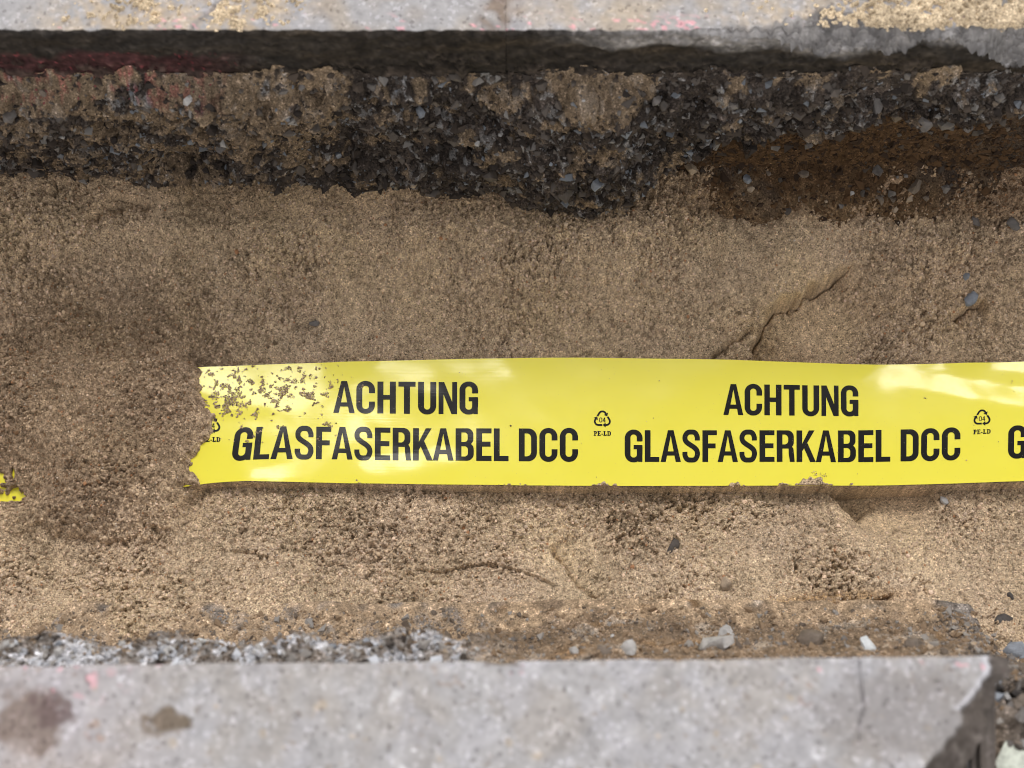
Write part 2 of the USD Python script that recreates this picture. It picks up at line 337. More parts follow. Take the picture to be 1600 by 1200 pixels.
marks += ledge([(1060, 935), (1000, 942), (950, 941)], 0.007, 20, 2, 1)
marks += ledge([(1000, 965), (1130, 958), (1230, 956)], 0.007, 12, 1.2, 0.8)
marks += ledge([(160, 318), (200, 312), (235, 325), (245, 330)], 0.009, 18, 2, 2)
marks += ledge([(130, 345), (165, 325), (200, 322)], 0.009, 18, 2, 2)
marks += ledge([(230, 540), (200, 520), (150, 505), (90, 500)], 0.004, 30, 8, 6)
marks += ledge([(20, 830), (90, 835), (200, 850), (290, 838)], 0.006, 40, 14, 6)
marks += ledge([(60, 720), (85, 690), (110, 700)], 0.004, 30, 3, 2)
marks += ledge([(1270, 752), (1310, 782), (1345, 818)][::-1], 0.016, 26, 1.5, 1.0)
marks -= 0.014*ellipse(U, V, 1385, 768, 72, 66, 0, 0.35)
marks -= 0.006*ellipse(U, V, 1262, 528, 85, 55, -20, 0.7)
marks -= 0.005*ellipse(U, V, 476, 505, 17, 9, 0, 0.8)
marks -= 0.003*ellipse(U, V, 275, 740, 14, 40, 10, 0.9)
marks += 0.006*ellipse(U, V, 1265, 752, 22, 12, -10, 0.7)*sstep(W, -0.3, -0.02)
marks += 0.006*ellipse(U, V, 1100, 880, 110, 40, -10, 0.9) + 0.004*ellipse(U, V, 500, 930, 220, 40, 5, 0.9)
# put together: under the tape, over it, beside it
tz = tape_z(X, W)
cov = np.where(dcov > 0, mound, -0.0035)
lump = np.maximum(ellipse(U, V, 1262, 753, 21, 9, -8, 0.5), ellipse(U, V, 1285, 765, 26, 12, 20, 0.5)); lump = 0*lump
z_in = tz + np.where(dcov > 0, mound*(1 - bare) - 0.003*bare + micro*np.clip(dcov/60, 0.10, 1)*(1 - bare), -0.0036 + 0.15*micro)
z_in = np.where((lump > 0) & (dcov < 0), tz + lump*0.0032 - (1 - lump)*0.003 + micro*0.5*lump, z_in)
z_in = np.where(dcov > 0, z_in + mound_out*(1 - bare), z_in)
over = 0.075*np.exp(-((U - 1266)/19)**2) + 0.02*np.exp(-((U - 1322)/7)**2) + 0.025*np.clip(field(X, 0*X, 9, 57) - 1.1, 0, 1.2)     # sand lying over the tape's lower edge
lap = np.clip((over + 0.010*field(X, Y, 1.1, 58) - 0.006 - W)/0.02, 0, 1)*(W < 0.2)*(over > 0.004)
z_in = np.where((lap > 0) & (dcov < 0), tz - 0.001 + lap*0.0042 + 0.4*micro*lap, z_in)
z_out = Z0 + 0.002 + micro + undul + marks + mound_out + np.where(dcov > 0, mound*0.8, 0)
Zs = z_out*(1 - inside) + z_in*inside
# colour of the sand: damp and dry, browner and paler, pore shade tinted in
T = np.empty(X.shape + (3,)); T[:] = (0.45, 0.345, 0.225)
T = lerp_col(T, 0.9*ellipse(U, V, 130, 650, 250, 220, 0, 0.5), (0.275, 0.198, 0.128))
T = lerp_col(T, 0.35*ellipse(U, V, 500, 310, 700, 40, 0, 0.8), (0.37, 0.26, 0.155))
T = lerp_col(T, 0.8*ellipse(U, V, 1000, 920, 900, 110, 0, 0.7), (0.45, 0.35, 0.24))
T = lerp_col(T, 0.5*ellipse(U, V, 1240, 530, 110, 60, -15, 0.8), (0.45, 0.325, 0.20))
T = lerp_col(T, 0.7*ellipse(U, V, 1385, 785, 75, 55, 0, 0.5), (0.47, 0.35, 0.225))
T = lerp_col(T, 0.5*ellipse(U, V, 1500, 460, 190, 110, 0, 0.8), (0.34, 0.24, 0.15))
T = lerp_col(T, 0.8*ellipse(U, V, 1290, 942, 120, 12, -5, 0.7), (0.34, 0.21, 0.10))
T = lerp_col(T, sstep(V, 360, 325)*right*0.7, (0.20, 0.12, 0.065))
T *= np.exp(0.07*field(X, Y, 22, 51) + 0.05*field(X, Y, 6, 52) + 0.14*g0 + 0.25*(0.5 - hA))[..., None]  # sunken cells and pits get a darker tint, as shade between grains
T[..., 2] *= 1 - 0.02*field(X, Y, 15, 54)
tag(obj('sand', sheet(X, Y, Zs), M['sand'], tint=T, smooth=True), kind='structure')
# the grains themselves: a layer of separate grains and crumbs of grains on the sheet below
def grain_shape(seed, flat=0.8):
    g = np.random.default_rng(seed); m = trimesh.creation.icosahedron()
    m.vertices = m.vertices*g.uniform(0.78, 1.15, (12, 1))*np.array([1, g.uniform(0.75, 1), flat])
    return m
def plain_look(name, col, rough=0.9):
    return usdkit.material(stage, '/World/Looks/' + name, {'p': ('principled_bsdf', {'base_color': tuple(map(float, col)), 'roughness': rough, 'specular_ior_level': 0.15})}, [], surface='p.BSDF')
def scatter(name, parent, pos, size, proto, shapes, mats, seed):
    """a PointInstancer: proto gives the material of each copy, its shape is drawn at random"""
    g = np.random.default_rng(seed); path = numbered(name, parent)
    pi = UsdGeom.PointInstancer.Define(stage, path); targets = []
    for i, m in enumerate(mats):
        for j, sh in enumerate(shapes):
            targets.append(usdkit.mesh(stage, f'{path}/kinds/{name}_{i:02d}_{j}', sh, m).GetPath())
    UsdGeom.Scope.Define(stage, path + '/kinds')
    pi.CreatePrototypesRel().SetTargets(targets)
    q = g.standard_normal((len(pos), 4)); q /= np.linalg.norm(q, axis=1)[:, None]
    pi.CreatePositionsAttr(Vt.Vec3fArray.FromNumpy(pos.astype(np.float32)))
    pi.CreateScalesAttr(Vt.Vec3fArray.FromNumpy(np.repeat(size[:, None], 3, 1).astype(np.float32)))
    pi.CreateOrientationsAttr(Vt.QuathArray.FromNumpy(q.astype(np.float16)))
    pi.CreateProtoIndicesAttr(Vt.IntArray.FromNumpy((proto*len(shapes) + g.integers(0, len(shapes), len(pos))).astype(np.int32)))
    return pi.GetPrim()
GRAIN = [grain_shape(k) for k in range(3)]
gr = np.random.default_rng(2024)
NG = 340000
px_, py_ = gr.uniform(-0.455, 0.455, NG), gr.uniform(-0.228, 0.172, NG)
fi, fj = np.interp(px_, xs, np.arange(len(xs))), np.interp(py_, ys, np.arange(len(ys)))
at = lambda A: map_coordinates(A, [fi, fj], order=1, mode='nearest')
pz_, pu, pv_ = at(Zs), at(U), at(V)
pw = (py_ - tape_bot(px_))/(tape_top(px_) - tape_bot(px_))
on_sand = (pw < -0.004) | (pw > 1.004) | (pz_ > at(tz) + 0.0006)
fine = at(smooth_spots)
odd0 = gr.uniform(0, 1, NG)
coarse = gr.uniform(0, 1, NG) < np.clip(0.48*at(rough) + 0.12*at(g3) + 0.15*at(loose_), 0.05, 0.68)*(1 - 0.9*fine)
size = np.where(coarse, 0.00070*np.exp(0.32*gr.standard_normal(NG)), 0.00042*np.exp(0.3*gr.standard_normal(NG)))*(1 - 0.45*fine)
size = np.where(gr.uniform(0, 1, NG) < 0.035*at(rough), 0.0012*np.exp(0.25*gr.standard_normal(NG)), size); size = np.where((odd0 < 0.022), np.minimum(size, 0.0006), size)
size = np.clip(size, 0.0002, 0.0024)
tint = np.stack([at(T[..., c]) for c in range(3)], 1)
keep_ = on_sand & (pu > -15) & (pu < 1615)
tones = [0.50, 0.76, 0.94, 1.08, 1.28, 1.55]
base_tones = [(0.275, 0.198, 0.128), (0.465, 0.352, 0.238), (0.47, 0.362, 0.258)]
mats, rgb = [], []
for bi, bt in enumerate(base_tones):
    for ti, tv in enumerate(tones):
        c = np.array(bt)*tv*np.array([1, 1 - 0.02*(ti % 2), 1 + 0.05*((ti % 3) - 1)]); mats.append(plain_look(f'grain_look_{bi}_{ti}', np.clip(c, 0, 0.75)))
mats += [plain_look('dark_grain_look', (0.05, 0.042, 0.037)), plain_look('pale_grain_look', (0.66, 0.60, 0.52)), plain_look('rust_grain_look', (0.36, 0.19, 0.10)), plain_look('brown_earth_grain_look', (0.17, 0.10, 0.055))]
lum = tint.mean(1); bsel = np.argmin(np.abs(lum[:, None] - np.array([np.mean(t) for t in base_tones])[None]*1.0 - 0.018*gr.standard_normal((NG, 1))), axis=1)
tsel = gr.choice(6, NG, p=[0.10, 0.20, 0.26, 0.24, 0.14, 0.06])
pr_ = bsel*6 + tsel
odd = odd0; pr_ = np.where(odd < 0.014, 18, np.where(odd < 0.022, 19, np.where(odd < 0.04, 20, pr_)))
pr_ = np.where((lum < 0.19) & (gr.uniform(0, 1, NG) < 0.6), 21, pr_)
keep_ &= ~((gr.uniform(0, 1, NG) < 0.10))
grains = scatter('sand_grains', '/World', np.stack([px_, py_, pz_ + size*0.30 + 0.0006*gr.uniform(-1, 1, NG)*np.clip(at(rough), 0.2, 1.2)], 1)[keep_], size[keep_], pr_[keep_], GRAIN, mats, 5)
tag(grains, 'loose brown sand grains covering the trench floor around the tape', 'sand', kind='stuff')
_sand = (xs, ys, Zs)
def sand_height_many(x, y):
    return map_coordinates(Zs, [np.interp(x, xs, np.arange(len(xs))), np.interp(y, ys, np.arange(len(ys)))], order=1, mode='nearest')
def sand_height(x, y):
    i = np.clip(np.searchsorted(xs, x), 0, len(xs) - 1); j = np.clip(np.searchsorted(ys, y), 0, len(ys) - 1)
    return float(Zs[i, j])

# ---------------------------------------------------------------- far bank: broken hard layer under the far slabs
xw = axis(-0.47, 0.47, 0.00095, -1.5, 1.5, 9)
zw = np.arange(-0.02, 0.2036, 0.00095)
XW, ZW = np.meshgrid(xw, zw, indexing='ij')
def cells(a, b, size, seed, squash=1.0):
    r = np.random.default_rng(seed); n = int(3.0*0.24/size**2)
    p = np.stack([r.uniform(-1.5, 1.5, n), r.uniform(-0.02, 0.22, n)], 1); dense = np.abs(p[:, 0]) < 0.52; p = p[dense]
    d, k = cKDTree(p*[1, squash]).query(np.stack([a.ravel(), b.ravel()*squash], 1), k=2, workers=-1)
    rr = r.uniform(0, 1, len(p))
    return d.reshape(a.shape + (2,)), rr[k[:, 0]].reshape(a.shape), k[:, 0].reshape(a.shape)
wx, wz = XW + 0.0025*field(XW, ZW, 3, 61), ZW + 0.0025*field(XW, ZW, 3, 62)
uw, vw = to_px(XW, Y_FAR - 0.02, ZW)
rightw = sstep(XW, 0.10, 0.17)
# how far the face stands out from the slab's front edge
lower_edge = np.interp(uw, [-900, 0, 400, 650, 800, 850, 975, 1010, 1080, 1140, 1220, 1300, 1450, 1600, 2500], [0.080, 0.080, 0.078, 0.074, 0.071, 0.062, 0.062, 0.080, 0.108, 0.128, 0.134, 0.146, 0.152, 0.156, 0.160])
z_edge = lower_edge + 0.004*field(XW, 0*ZW, 9, 63) + 0.003*field(XW, 0*ZW, 4, 64)
prof = np.interp(uw, [-900, 0, 300, 420, 520, 650, 800, 850, 975, 1025, 1080, 1200, 1400, 1600, 2500], [0.010, 0.010, 0.016, 0.020, 0.017, 0.024, 0.029, 0.041, 0.042, 0.028, 0.024, 0.026, 0.022, 0.020, 0.02])
tt = np.clip((0.2035 - ZW)/0.14, 0, 1)
leftk = 1 - sstep(uw, 380, 620)
P = prof*(sstep(tt, 0.0, 0.22)*0.55 + 0.45*sstep(tt, 0.25, 0.95)) + leftk*0.012*sstep(tt, 0.0, 0.13)*(1 - 0.6*sstep(tt, 0.35, 0.6))
hard = sstep(ZW - z_edge, -0.006, 0.004)                    # above: hard layer, below: cavity with brown earth
cav = -0.078 + 0.118*sstep(ZW, 0.135, 0.035) + (0.008*field(XW, ZW, (18, 12), 65) + 0.004*field(XW, ZW, (6, 5), 89))*sstep(ZW, 0.06, 0.10)
cav = cav - 0.012*sstep(uw, 1440, 1560)
P = P*hard + cav*(1 - hard)*rightw + (1 - hard)*(1 - rightw)*(P - 0.03)
c1, r1, k1 = cells(wx, wz, 0.019, 5, 0.75); c2, r2, k2 = cells(wx, wz, 0.0095, 6, 0.75); c3, r3, k3 = cells(wx, wz, 0.0046, 7, 0.7)
dome = lambda c, s: np.sqrt(np.clip(1 - (c[..., 0]/(s*0.72))**2, 0, 1))
gap = lambda c, s: 1 - sstep((c[..., 1] - c[..., 0])/s, 0.0, 0.22)
amp = (0.75*(1 - rightw*(1 - sstep(ZW, 0.05, 0.09))) + 0.25*hard)*sstep(tt, 0.0, 0.06)
stonyness = np.clip(0.8 + 0.5*sstep(uw, 500, 800) - 0.2*leftk, 0, 1.4)
relief = (0.0068 + 0.004*leftk*(tt < 0.5))*dome(c1, 0.019)*(r1 - 0.25) + stonyness*(0.0030*dome(c2, 0.0095)*(r2 - 0.1)) + 0.0012*dome(c3, 0.0046)*r3 - 0.0022*gap(c1, 0.019) - 0.0012*gap(c2, 0.0095)
relief += 0.0045*field(XW, ZW, (18, 14), 66) + 0.0020*field(XW, ZW, (5, 5), 67) + 0.0013*field(XW, ZW, (1.9, 1.9), 90) + 0.0008*field(XW, ZW, (0.9, 1.2), 68) - 0.010*np.clip(field(XW, ZW, (20, 8), 69) - 0.7, 0, 2)
amp = amp*(0.6 + 0.4*sstep(ZW, 0.06, 0.11))
DN = relief*amp*sstep(0.2035 - ZW, 0.002, 0.02)
P = P + 0.86*DN
YW = Y_FAR - P; rise = np.clip(0.0035*field(XW, 0*XW, 9, 91) + 0.0025*field(XW, 0*XW, 3, 92) + 0.0012*field(XW, 0*XW, 1.2, 93) + 0.002, 0.0002, 0.010); ZF = np.minimum(ZW + 0.46*DN, 0.2030) + rise*sstep(ZW, 0.180, 0.2030); YW = np.minimum(YW, Y_FAR - 0.0008)
TW = np.empty(XW.shape + (3,)); TW[:] = (0.055, 0.044, 0.037)  # dark rubble, lowered further so the colour carries the shade on this face
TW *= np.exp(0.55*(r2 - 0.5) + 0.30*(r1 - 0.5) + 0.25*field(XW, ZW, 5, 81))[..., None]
TW = lerp_col(TW, (r2 > 0.90)*0.6*hard*dome(c2, 0.0095), (0.24, 0.235, 0.23))
TW = lerp_col(TW, (r3 > 0.93)*0.5*hard, (0.30, 0.295, 0.29))
up = np.gradient(-P, 0.00095, axis=1)                        # > 0 where the face leans back and sand can lie
up = gaussian_filter(up, 1.5)
dust = np.clip(0.8*leftk + 0.5*ellipse(uw, vw, 470, 200, 90, 60, -20, 0.7) + 0.9*ellipse(uw, vw, 935, 165, 90, 28, -5, 0.6) + 0.6*ellipse(uw, vw, 770, 175, 50, 25, 0, 0.7) + 0.45*ellipse(uw, vw, 760, 240, 30, 15, 0, 0.7) + 0.5*ellipse(uw, vw, 940, 225, 40, 16, 0, 0.7) - 0.08, 0, 1)
dust *= 1 - 0.55*sstep(tt, 0.35, 0.75)*(leftk > 0.3)
dmask = sstep(0.55*field(XW, ZW, (7, 4), 82) + 0.4*field(XW, ZW, 2, 83) + 1.9*dust - 0.75 + 0.45*np.clip(up, -1.2, 1.2), 0.0, 0.5)
TW = lerp_col(TW, dmask*hard*0.7, (0.225, 0.165, 0.108))
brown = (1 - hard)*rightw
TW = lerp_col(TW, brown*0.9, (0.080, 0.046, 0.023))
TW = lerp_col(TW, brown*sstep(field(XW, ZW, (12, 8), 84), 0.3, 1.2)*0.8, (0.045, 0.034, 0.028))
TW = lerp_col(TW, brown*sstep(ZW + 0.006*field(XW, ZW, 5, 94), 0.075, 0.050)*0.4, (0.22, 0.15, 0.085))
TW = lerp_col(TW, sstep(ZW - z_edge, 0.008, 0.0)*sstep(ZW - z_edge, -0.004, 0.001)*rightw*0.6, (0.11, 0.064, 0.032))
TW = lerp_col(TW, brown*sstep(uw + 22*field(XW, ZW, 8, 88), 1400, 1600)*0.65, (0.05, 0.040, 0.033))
redk = sstep(field(XW, ZW, (1.0, 1.6), 85) + 0.6*field(XW, ZW, 9, 87), 0.6, 1.8)*(1 - sstep(uw, 280, 380))*sstep(ZW, 0.176, 0.198)*0.7
TW = lerp_col(TW, redk*0.45, (0.36, 0.07, 0.08))
TW *= np.exp(0.16*field(XW, ZW, 1.0, 86))[..., None]
far_bank = thing('far_bank'); tag(far_bank, kind='structure')
FB = str(far_bank.GetPath())
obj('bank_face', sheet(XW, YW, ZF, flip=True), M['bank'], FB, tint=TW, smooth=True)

# crushed stone and crumbs bonded into the face
CHIP = [trimesh.convex.convex_hull(np.random.default_rng(60 + k).standard_normal((11, 3))) for k in range(5)]
for c_ in CHIP: c_.vertices /= np.linalg.norm(c_.vertices, axis=1).mean()
NB_ = 42000
ci, cj = gr.uniform(0, len(xw) - 1, NB_), gr.uniform(4, len(zw) - 2, NB_)
wat = lambda A: map_coordinates(A, [ci, cj], order=1, mode='nearest')
bx, by, bz, bhard, bdust, bt_ = wat(XW), wat(YW), wat(ZF), wat(hard), wat(dmask*hard), wat(tt)
bu, bv = to_px(bx, by, bz)
bs = np.clip(0.00125*np.exp(0.55*gr.standard_normal(NB_)), 0.0005, 0.0052)*np.where(bhard < 0.5, 0.95, 1.0)
bmat = [plain_look('dark_chip_look', (0.032, 0.026, 0.023)), plain_look('brown_chip_look', (0.060, 0.047, 0.038)), plain_look('grey_chip_look', (0.095, 0.081, 0.071)), plain_look('light_chip_look', (0.19, 0.178, 0.166)), plain_look('blue_chip_look', (0.15, 0.16, 0.175)),
        plain_look('sandy_chip_look', (0.27, 0.20, 0.13)), plain_look('sandy_brown_chip_look', (0.17, 0.122, 0.08)), plain_look('earth_chip_look', (0.082, 0.047, 0.024)), plain_look('earth_dark_chip_look', (0.038, 0.024, 0.016)), plain_look('red_chip_look', (0.19, 0.055, 0.058))]
bp = gr.choice(5, NB_, p=[0.30, 0.38, 0.235, 0.05, 0.035])
bp = np.where(gr.uniform(0, 1, NB_) < np.clip(bdust*0.95, 0, 0.74), np.where(gr.uniform(0, 1, NB_) < 0.6, 5, 6), bp)
bp = np.where((bhard < 0.5) & (bu > 900), np.where(gr.uniform(0, 1, NB_) < 0.65, 7, np.where(gr.uniform(0, 1, NB_) < 0.85, 8, 1)), bp)
bp = np.where((bhard < 0.5) & (bu > 900) & (bz + 0.008*gr.standard_normal(NB_) < 0.056) & (gr.uniform(0, 1, NB_) < 0.4), 6, bp)
bp = np.where((gr.uniform(0, 1, NB_) < 0.12) & (bu < 330) & (bv < 165), 9, bp)
bs = np.where((bp == 5) | (bp == 6) | (bp == 9), np.minimum(bs, 0.0016)*0.75, bs)
ok = (bu > -20) & (bu < 1620) & (bz > sand_height_many(bx, by) - 0.004)
tag(scatter('aggregate', FB, np.stack([bx, by + bs*0.2, bz - bs*0.1], 1)[ok], bs[ok], bp[ok], CHIP, bmat, 6), kind='stuff')

def rock(size, seed, n=16, flat=(1, 0.8, 0.65), sub=0):
    r = np.random.default_rng(seed)
    p = r.standard_normal((n, 3)); p /= np.linalg.norm(p, axis=1)[:, None]; p *= r.uniform(0.82, 1.1, (n, 1))*np.array(flat)
    h = trimesh.convex.convex_hull(p)
    if sub:
        for _ in range(sub):
            h = h.subdivide()
        h = trimesh.Trimesh(h.vertices, h.faces)
        trimesh.smoothing.filter_laplacian(h, lamb=0.5, iterations=2)
        h.vertices *= (1 + 0.03*r.standard_normal((len(h.vertices), 1)))
    q = trimesh.transformations.random_rotation_matrix(r.uniform(0, 1, 3)); 
    h.apply_transform(trimesh.transformations.rotation_matrix(r.uniform(0, 6.28), [0, 0, 1]) if flat[2] < 0.6 else q)
    h.vertices *= size*0.5
    return h

UF, VF = to_px(XW, YW, ZF)
def wall_point(u, v):
    i = int(np.clip(np.searchsorted(UF[:, 100], u), 0, len(xw) - 1)); j = int(np.argmin(np.abs(VF[i] - v)))
    return XW[i, j], YW[i, j], ZF[i, j]

r = np.random.default_rng(31)
def bank_stone(u, v, size_px, kind, seed, poke=0.25):
    x, y, z = wall_point(u, v)
    s = size_px*0.00049
    m = rock(s, seed, 14, (1, 0.85, 0.8))
    m.apply_translation([x, y + (poke - 0.35)*s*0.5, z - (poke - 0.35)*s*0.6])
    obj('stone', m, STONE[kind], FB)
picked = [(668, 178, 26, 'blue'), (535, 242, 22, 'blue'), (378, 226, 20, 'pale'), (325, 220, 16, 'blue'), (90, 182, 30, 'grey'), (45, 270, 24, 'blue'), (145, 212, 14, 'pale'), (345, 155, 22, 'pale'), (240, 235, 12, 'pale'), (250, 226, 12, 'blue'),
          (700, 272, 40, 'grey'), (760, 270, 44, 'soil'), (835, 288, 20, 'pale'), (928, 288, 26, 'blue'), (680, 290, 18, 'grey'), (650, 290, 14, 'tan'), (1000, 245, 24, 'grey'), (605, 250, 14, 'grey'), (632, 245, 16, 'grey'), (1085, 235, 40, 'grey'), (1082, 262, 36, 'tan'),
          (1168, 278, 22, 'blue'), (1372, 265, 26, 'grey'), (1402, 277, 14, 'grey'), (1333, 303, 14, 'pale'), (1362, 178, 34, 'brown'), (1395, 195, 30, 'grey'), (1440, 190, 34, 'grey'), (1318, 168, 34, 'grey'), (1565, 160, 40, 'blue'), (1350, 118, 18, 'grey'),
          (1250, 226, 18, 'grey'), (1200, 230, 20, 'grey'), (1430, 290, 34, 'brown'), (1428, 312, 24, 'tan'), (1292, 315, 10, 'tan'), (1505, 195, 18, 'grey'), (1110, 165, 22, 'grey'), (605, 135, 24, 'grey'), (720, 120, 26, 'soil'), (690, 126, 18, 'grey'), (840, 132, 24, 'soil'), (1010, 250, 30, 'soil'), (930, 310, 46, 'soil'), (880, 300, 36, 'soil'), (790, 285, 30, 'soil')]
for k, (u, v, s, kind) in enumerate(picked):
    bank_stone(u, v, s*0.9, kind, 500 + k)
for k in range(150):
    u = r.uniform(-40, 1640); v = r.uniform(130, 280 if u < 1000 else 215)
    kind = r.choice(['soil', 'grey', 'soil', 'brown', 'blue', 'soil', 'pale'], p=[0.3, 0.2, 0.2, 0.12, 0.08, 0.05, 0.05])
    bank_stone(u, v, r.uniform(8, 22) if kind in ('soil', 'grey', 'brown') else r.uniform(6, 12), kind, 700 + k, 0.35)
for k in range(26):
    bank_stone(r.uniform(1120, 1600), r.uniform(265, 330), r.uniform(8, 20), r.choice(['brown', 'soil', 'grey', 'tan'], p=[0.4, 0.35, 0.15, 0.1]), 900 + k, 0.35)

# ---------------------------------------------------------------- near bank and gravel beside the near slab
xn = axis(-0.40, 0.40, 0.0012, -1.5, 1.5, 9)
yn = np.concatenate([np.linspace(-0.75, -0.36, 12)[:-1], np.arange(-0.36, Y_NEAR - 0.008, 0.0016), np.arange(Y_NEAR - 0.008, -0.178, 0.0009)])
XN, YN = np.meshgrid(xn, yn, indexing='ij')
rn = sstep(XN, -0.07, 0.02)                                   # left: crumbled mortar; right: brown earth
rg = sstep(XN, X_END + 0.022, X_END + 0.045)
Y_NX = Y_NEAR + 0.0105*XN
foot = Y_NX + 0.043 + 0.018*rn*(1 - 0.4*rg) + 0.004*field(XN, 0*YN, 14, 101) + 0.002*field(XN, 0*YN, 4, 112) - 0.030*sstep(XN, 0.31, 0.345)
k = np.clip((foot - YN)/(foot - Y_NX), 0, 1.0)
zl = 0.060 + 0.075*sstep(k, 0, 0.25) + 0.04*k
zr = 0.052 + 0.050*k + 0.045*sstep(k, 0.1, 0.9) + 0.003*field(XN, YN, 5, 111)*sstep(k, 0, 0.2)
ZN = zl*(1 - rn) + zr*rn
ZN = np.where(YN > foot, 0.060*(1 - rn) + 0.052*rn - 0.9*(YN - foot), ZN)
pn = np.stack([(XN + 0.002*field(XN, YN, 3, 108)).ravel(), (YN*0.95 + 0.002*field(XN, YN, 3, 109)).ravel()], 1)
rr_ = np.random.default_rng(77)
def cells2(size, seed):
    q = np.random.default_rng(seed); n = int(1.0*0.36/size**2)
    p = np.stack([q.uniform(-0.5, 0.5, n), q.uniform(-0.46, -0.10, n)], 1)
    d, i = cKDTree(p).query(pn, k=1, workers=-1); v_ = q.uniform(0, 1, n)
    return d.reshape(XN.shape), v_[i].reshape(XN.shape)
d1, q1 = cells2(0.0095, 8); d2, q2 = cells2(0.0045, 9)
reln = 0.0065*np.sqrt(np.clip(1 - (d1/0.0070)**2, 0, 1))*(q1 - 0.15) + 0.0035*np.sqrt(np.clip(1 - (d2/0.0033)**2, 0, 1))*(q2 - 0.1) + 0.003*field(XN, YN, 8, 102) + 0.0016*field(XN, YN, 2.5, 103) + 0.0008*field(XN, YN, 1.1, 110)
ZN += reln*(1 - 0.35*rn*(1 - rg))*(0.4 + 0.6*sstep(k, 0.0, 0.3))
ZN = np.where(YN < Y_NX, np.minimum(ZN, 0.190), ZN)
ZN = np.where((YN < Y_NX) & (XN < X_END - 0.06), 0.185, ZN)
un, vn = to_px(XN, YN, ZN)
TN = np.empty(XN.shape + (3,)); TN[:] = (0.20, 0.175, 0.155)
TN = lerp_col(TN, sstep(0.5*q1 + 0.5*q2 + 0.22*field(XN, YN, 3, 104), 0.42, 0.72)*(1 - rn)*0.95*sstep(k, 0.05, 0.25), (0.44, 0.44, 0.46))
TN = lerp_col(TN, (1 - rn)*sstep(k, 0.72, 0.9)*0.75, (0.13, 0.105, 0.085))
TN = lerp_col(TN, rn*(1 - rg)*0.95, (0.20, 0.145, 0.098))
TN = lerp_col(TN, rn*(1 - rg)*sstep(field(XN, YN, (18, 5), 105), 0.2, 1.0)*0.7, (0.21, 0.13, 0.066))
TN = lerp_col(TN, rn*(1 - rg)*sstep(field(XN, YN, (6, 3), 106), 0.5, 1.2)*0.8, (0.30, 0.25, 0.20))
TN = lerp_col(TN, (1 - sstep(k + 0.06*field(XN, YN, 4, 113), 0.0, 0.12))*(1 - rg)*0.9, (0.36, 0.265, 0.175))
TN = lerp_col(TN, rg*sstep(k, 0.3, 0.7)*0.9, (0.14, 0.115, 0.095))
TN *= np.exp(0.5*(q2 - 0.5) + 0.16*field(XN, YN, 1.2, 107))[..., None]
near_bank = thing('near_bank'); tag(near_bank, kind='structure')
NB = str(near_bank.GetPath())
obj('bank_face', sheet(XN, YN, ZN), M['bank'], NB, tint=TN, smooth=True)
def near_z(x, y):
    i = np.clip(np.searchsorted(xn, x), 0, len(xn) - 1); j = np.clip(np.searchsorted(yn, y), 0, len(yn) - 1)
    return float(ZN[i, j])
NN_ = 15000
ni, nj = np.interp(gr.uniform(-0.40, 0.40, NN_), xn, np.arange(len(xn))), np.interp(np.where(gr.uniform(0, 1, NN_) < 0.8, gr.uniform(Y_NEAR - 0.004, -0.185, NN_), gr.uniform(-0.36, -0.185, NN_)), yn, np.arange(len(yn)))
nat = lambda A: map_coordinates(A, [ni, nj], order=1, mode='nearest')
ax_, ay_, az_ = nat(XN), nat(YN), nat(ZN); au, av = to_px(ax_, ay_, az_); ak, arn, arg = nat(k), nat(rn), nat(rg); aw = nat(TN[..., 0])
asz = np.clip(0.0010*np.exp(0.55*gr.standard_normal(NN_)), 0.0004, 0.0045)
amat = [plain_look('mortar_crumb_look', (0.31, 0.315, 0.335)), plain_look('mortar_white_look', (0.44, 0.455, 0.49)), plain_look('mortar_grey_look', (0.23, 0.215, 0.20)), plain_look('soil_crumb_look', (0.12, 0.095, 0.075)), plain_look('earth_crumb_look', (0.20, 0.14, 0.09)), plain_look('earth_pale_look', (0.36, 0.265, 0.175)), plain_look('pebble_grey_look', (0.24, 0.22, 0.20)), plain_look('soil_dark_look', (0.06, 0.05, 0.043))]
ran = gr.uniform(0, 1, NN_)
ap = np.where(aw > 0.30, gr.choice([0, 1, 2], NN_, p=[0.5, 0.25, 0.25]), gr.choice([2, 3, 7], NN_, p=[0.35, 0.45, 0.2]))
ap = np.where((arn > 0.5) & (arg < 0.5), gr.choice([4, 5, 6, 3], NN_, p=[0.52, 0.2, 0.13, 0.15]), ap)
ap = np.where((arn < 0.5) & (ak < 0.32 + 0.10*gr.standard_normal(NN_)), gr.choice([2, 3, 4, 5], NN_, p=[0.12, 0.33, 0.30, 0.25]), ap)
ap = np.where((arg >= 0.5) & (ak < 0.55), gr.choice([4, 5, 6, 3], NN_, p=[0.4, 0.3, 0.15, 0.15]), ap)
ap = np.where((arg >= 0.5) & (ak >= 0.55), gr.choice([3, 7, 6, 2, 4], NN_, p=[0.34, 0.2, 0.16, 0.12, 0.18]), ap)
ap = np.where((ak < 0.06 + 0.08*gr.standard_normal(NN_)) & (arg < 0.5) & (ran < 0.75), 5, ap)
asz = np.where(ap == 5, np.minimum(asz, 0.0013), asz)
asz = np.where(arg > 0.5, np.minimum(asz*1.3, 0.0032), np.where(arn > 0.5, asz*0.8, asz))
ok = (az_ > sand_height_many(ax_, ay_) - 0.002) & ((ay_ > Y_NEAR + 0.0105*ax_ - 0.002) | (ax_ > X_END - 0.02)) & (au > -20) & (au < 1625)
tag(scatter('grit', NB, np.stack([ax_, ay_, az_ + asz*0.2], 1)[ok], asz[ok], ap[ok], CHIP, amat, 7), kind='stuff')
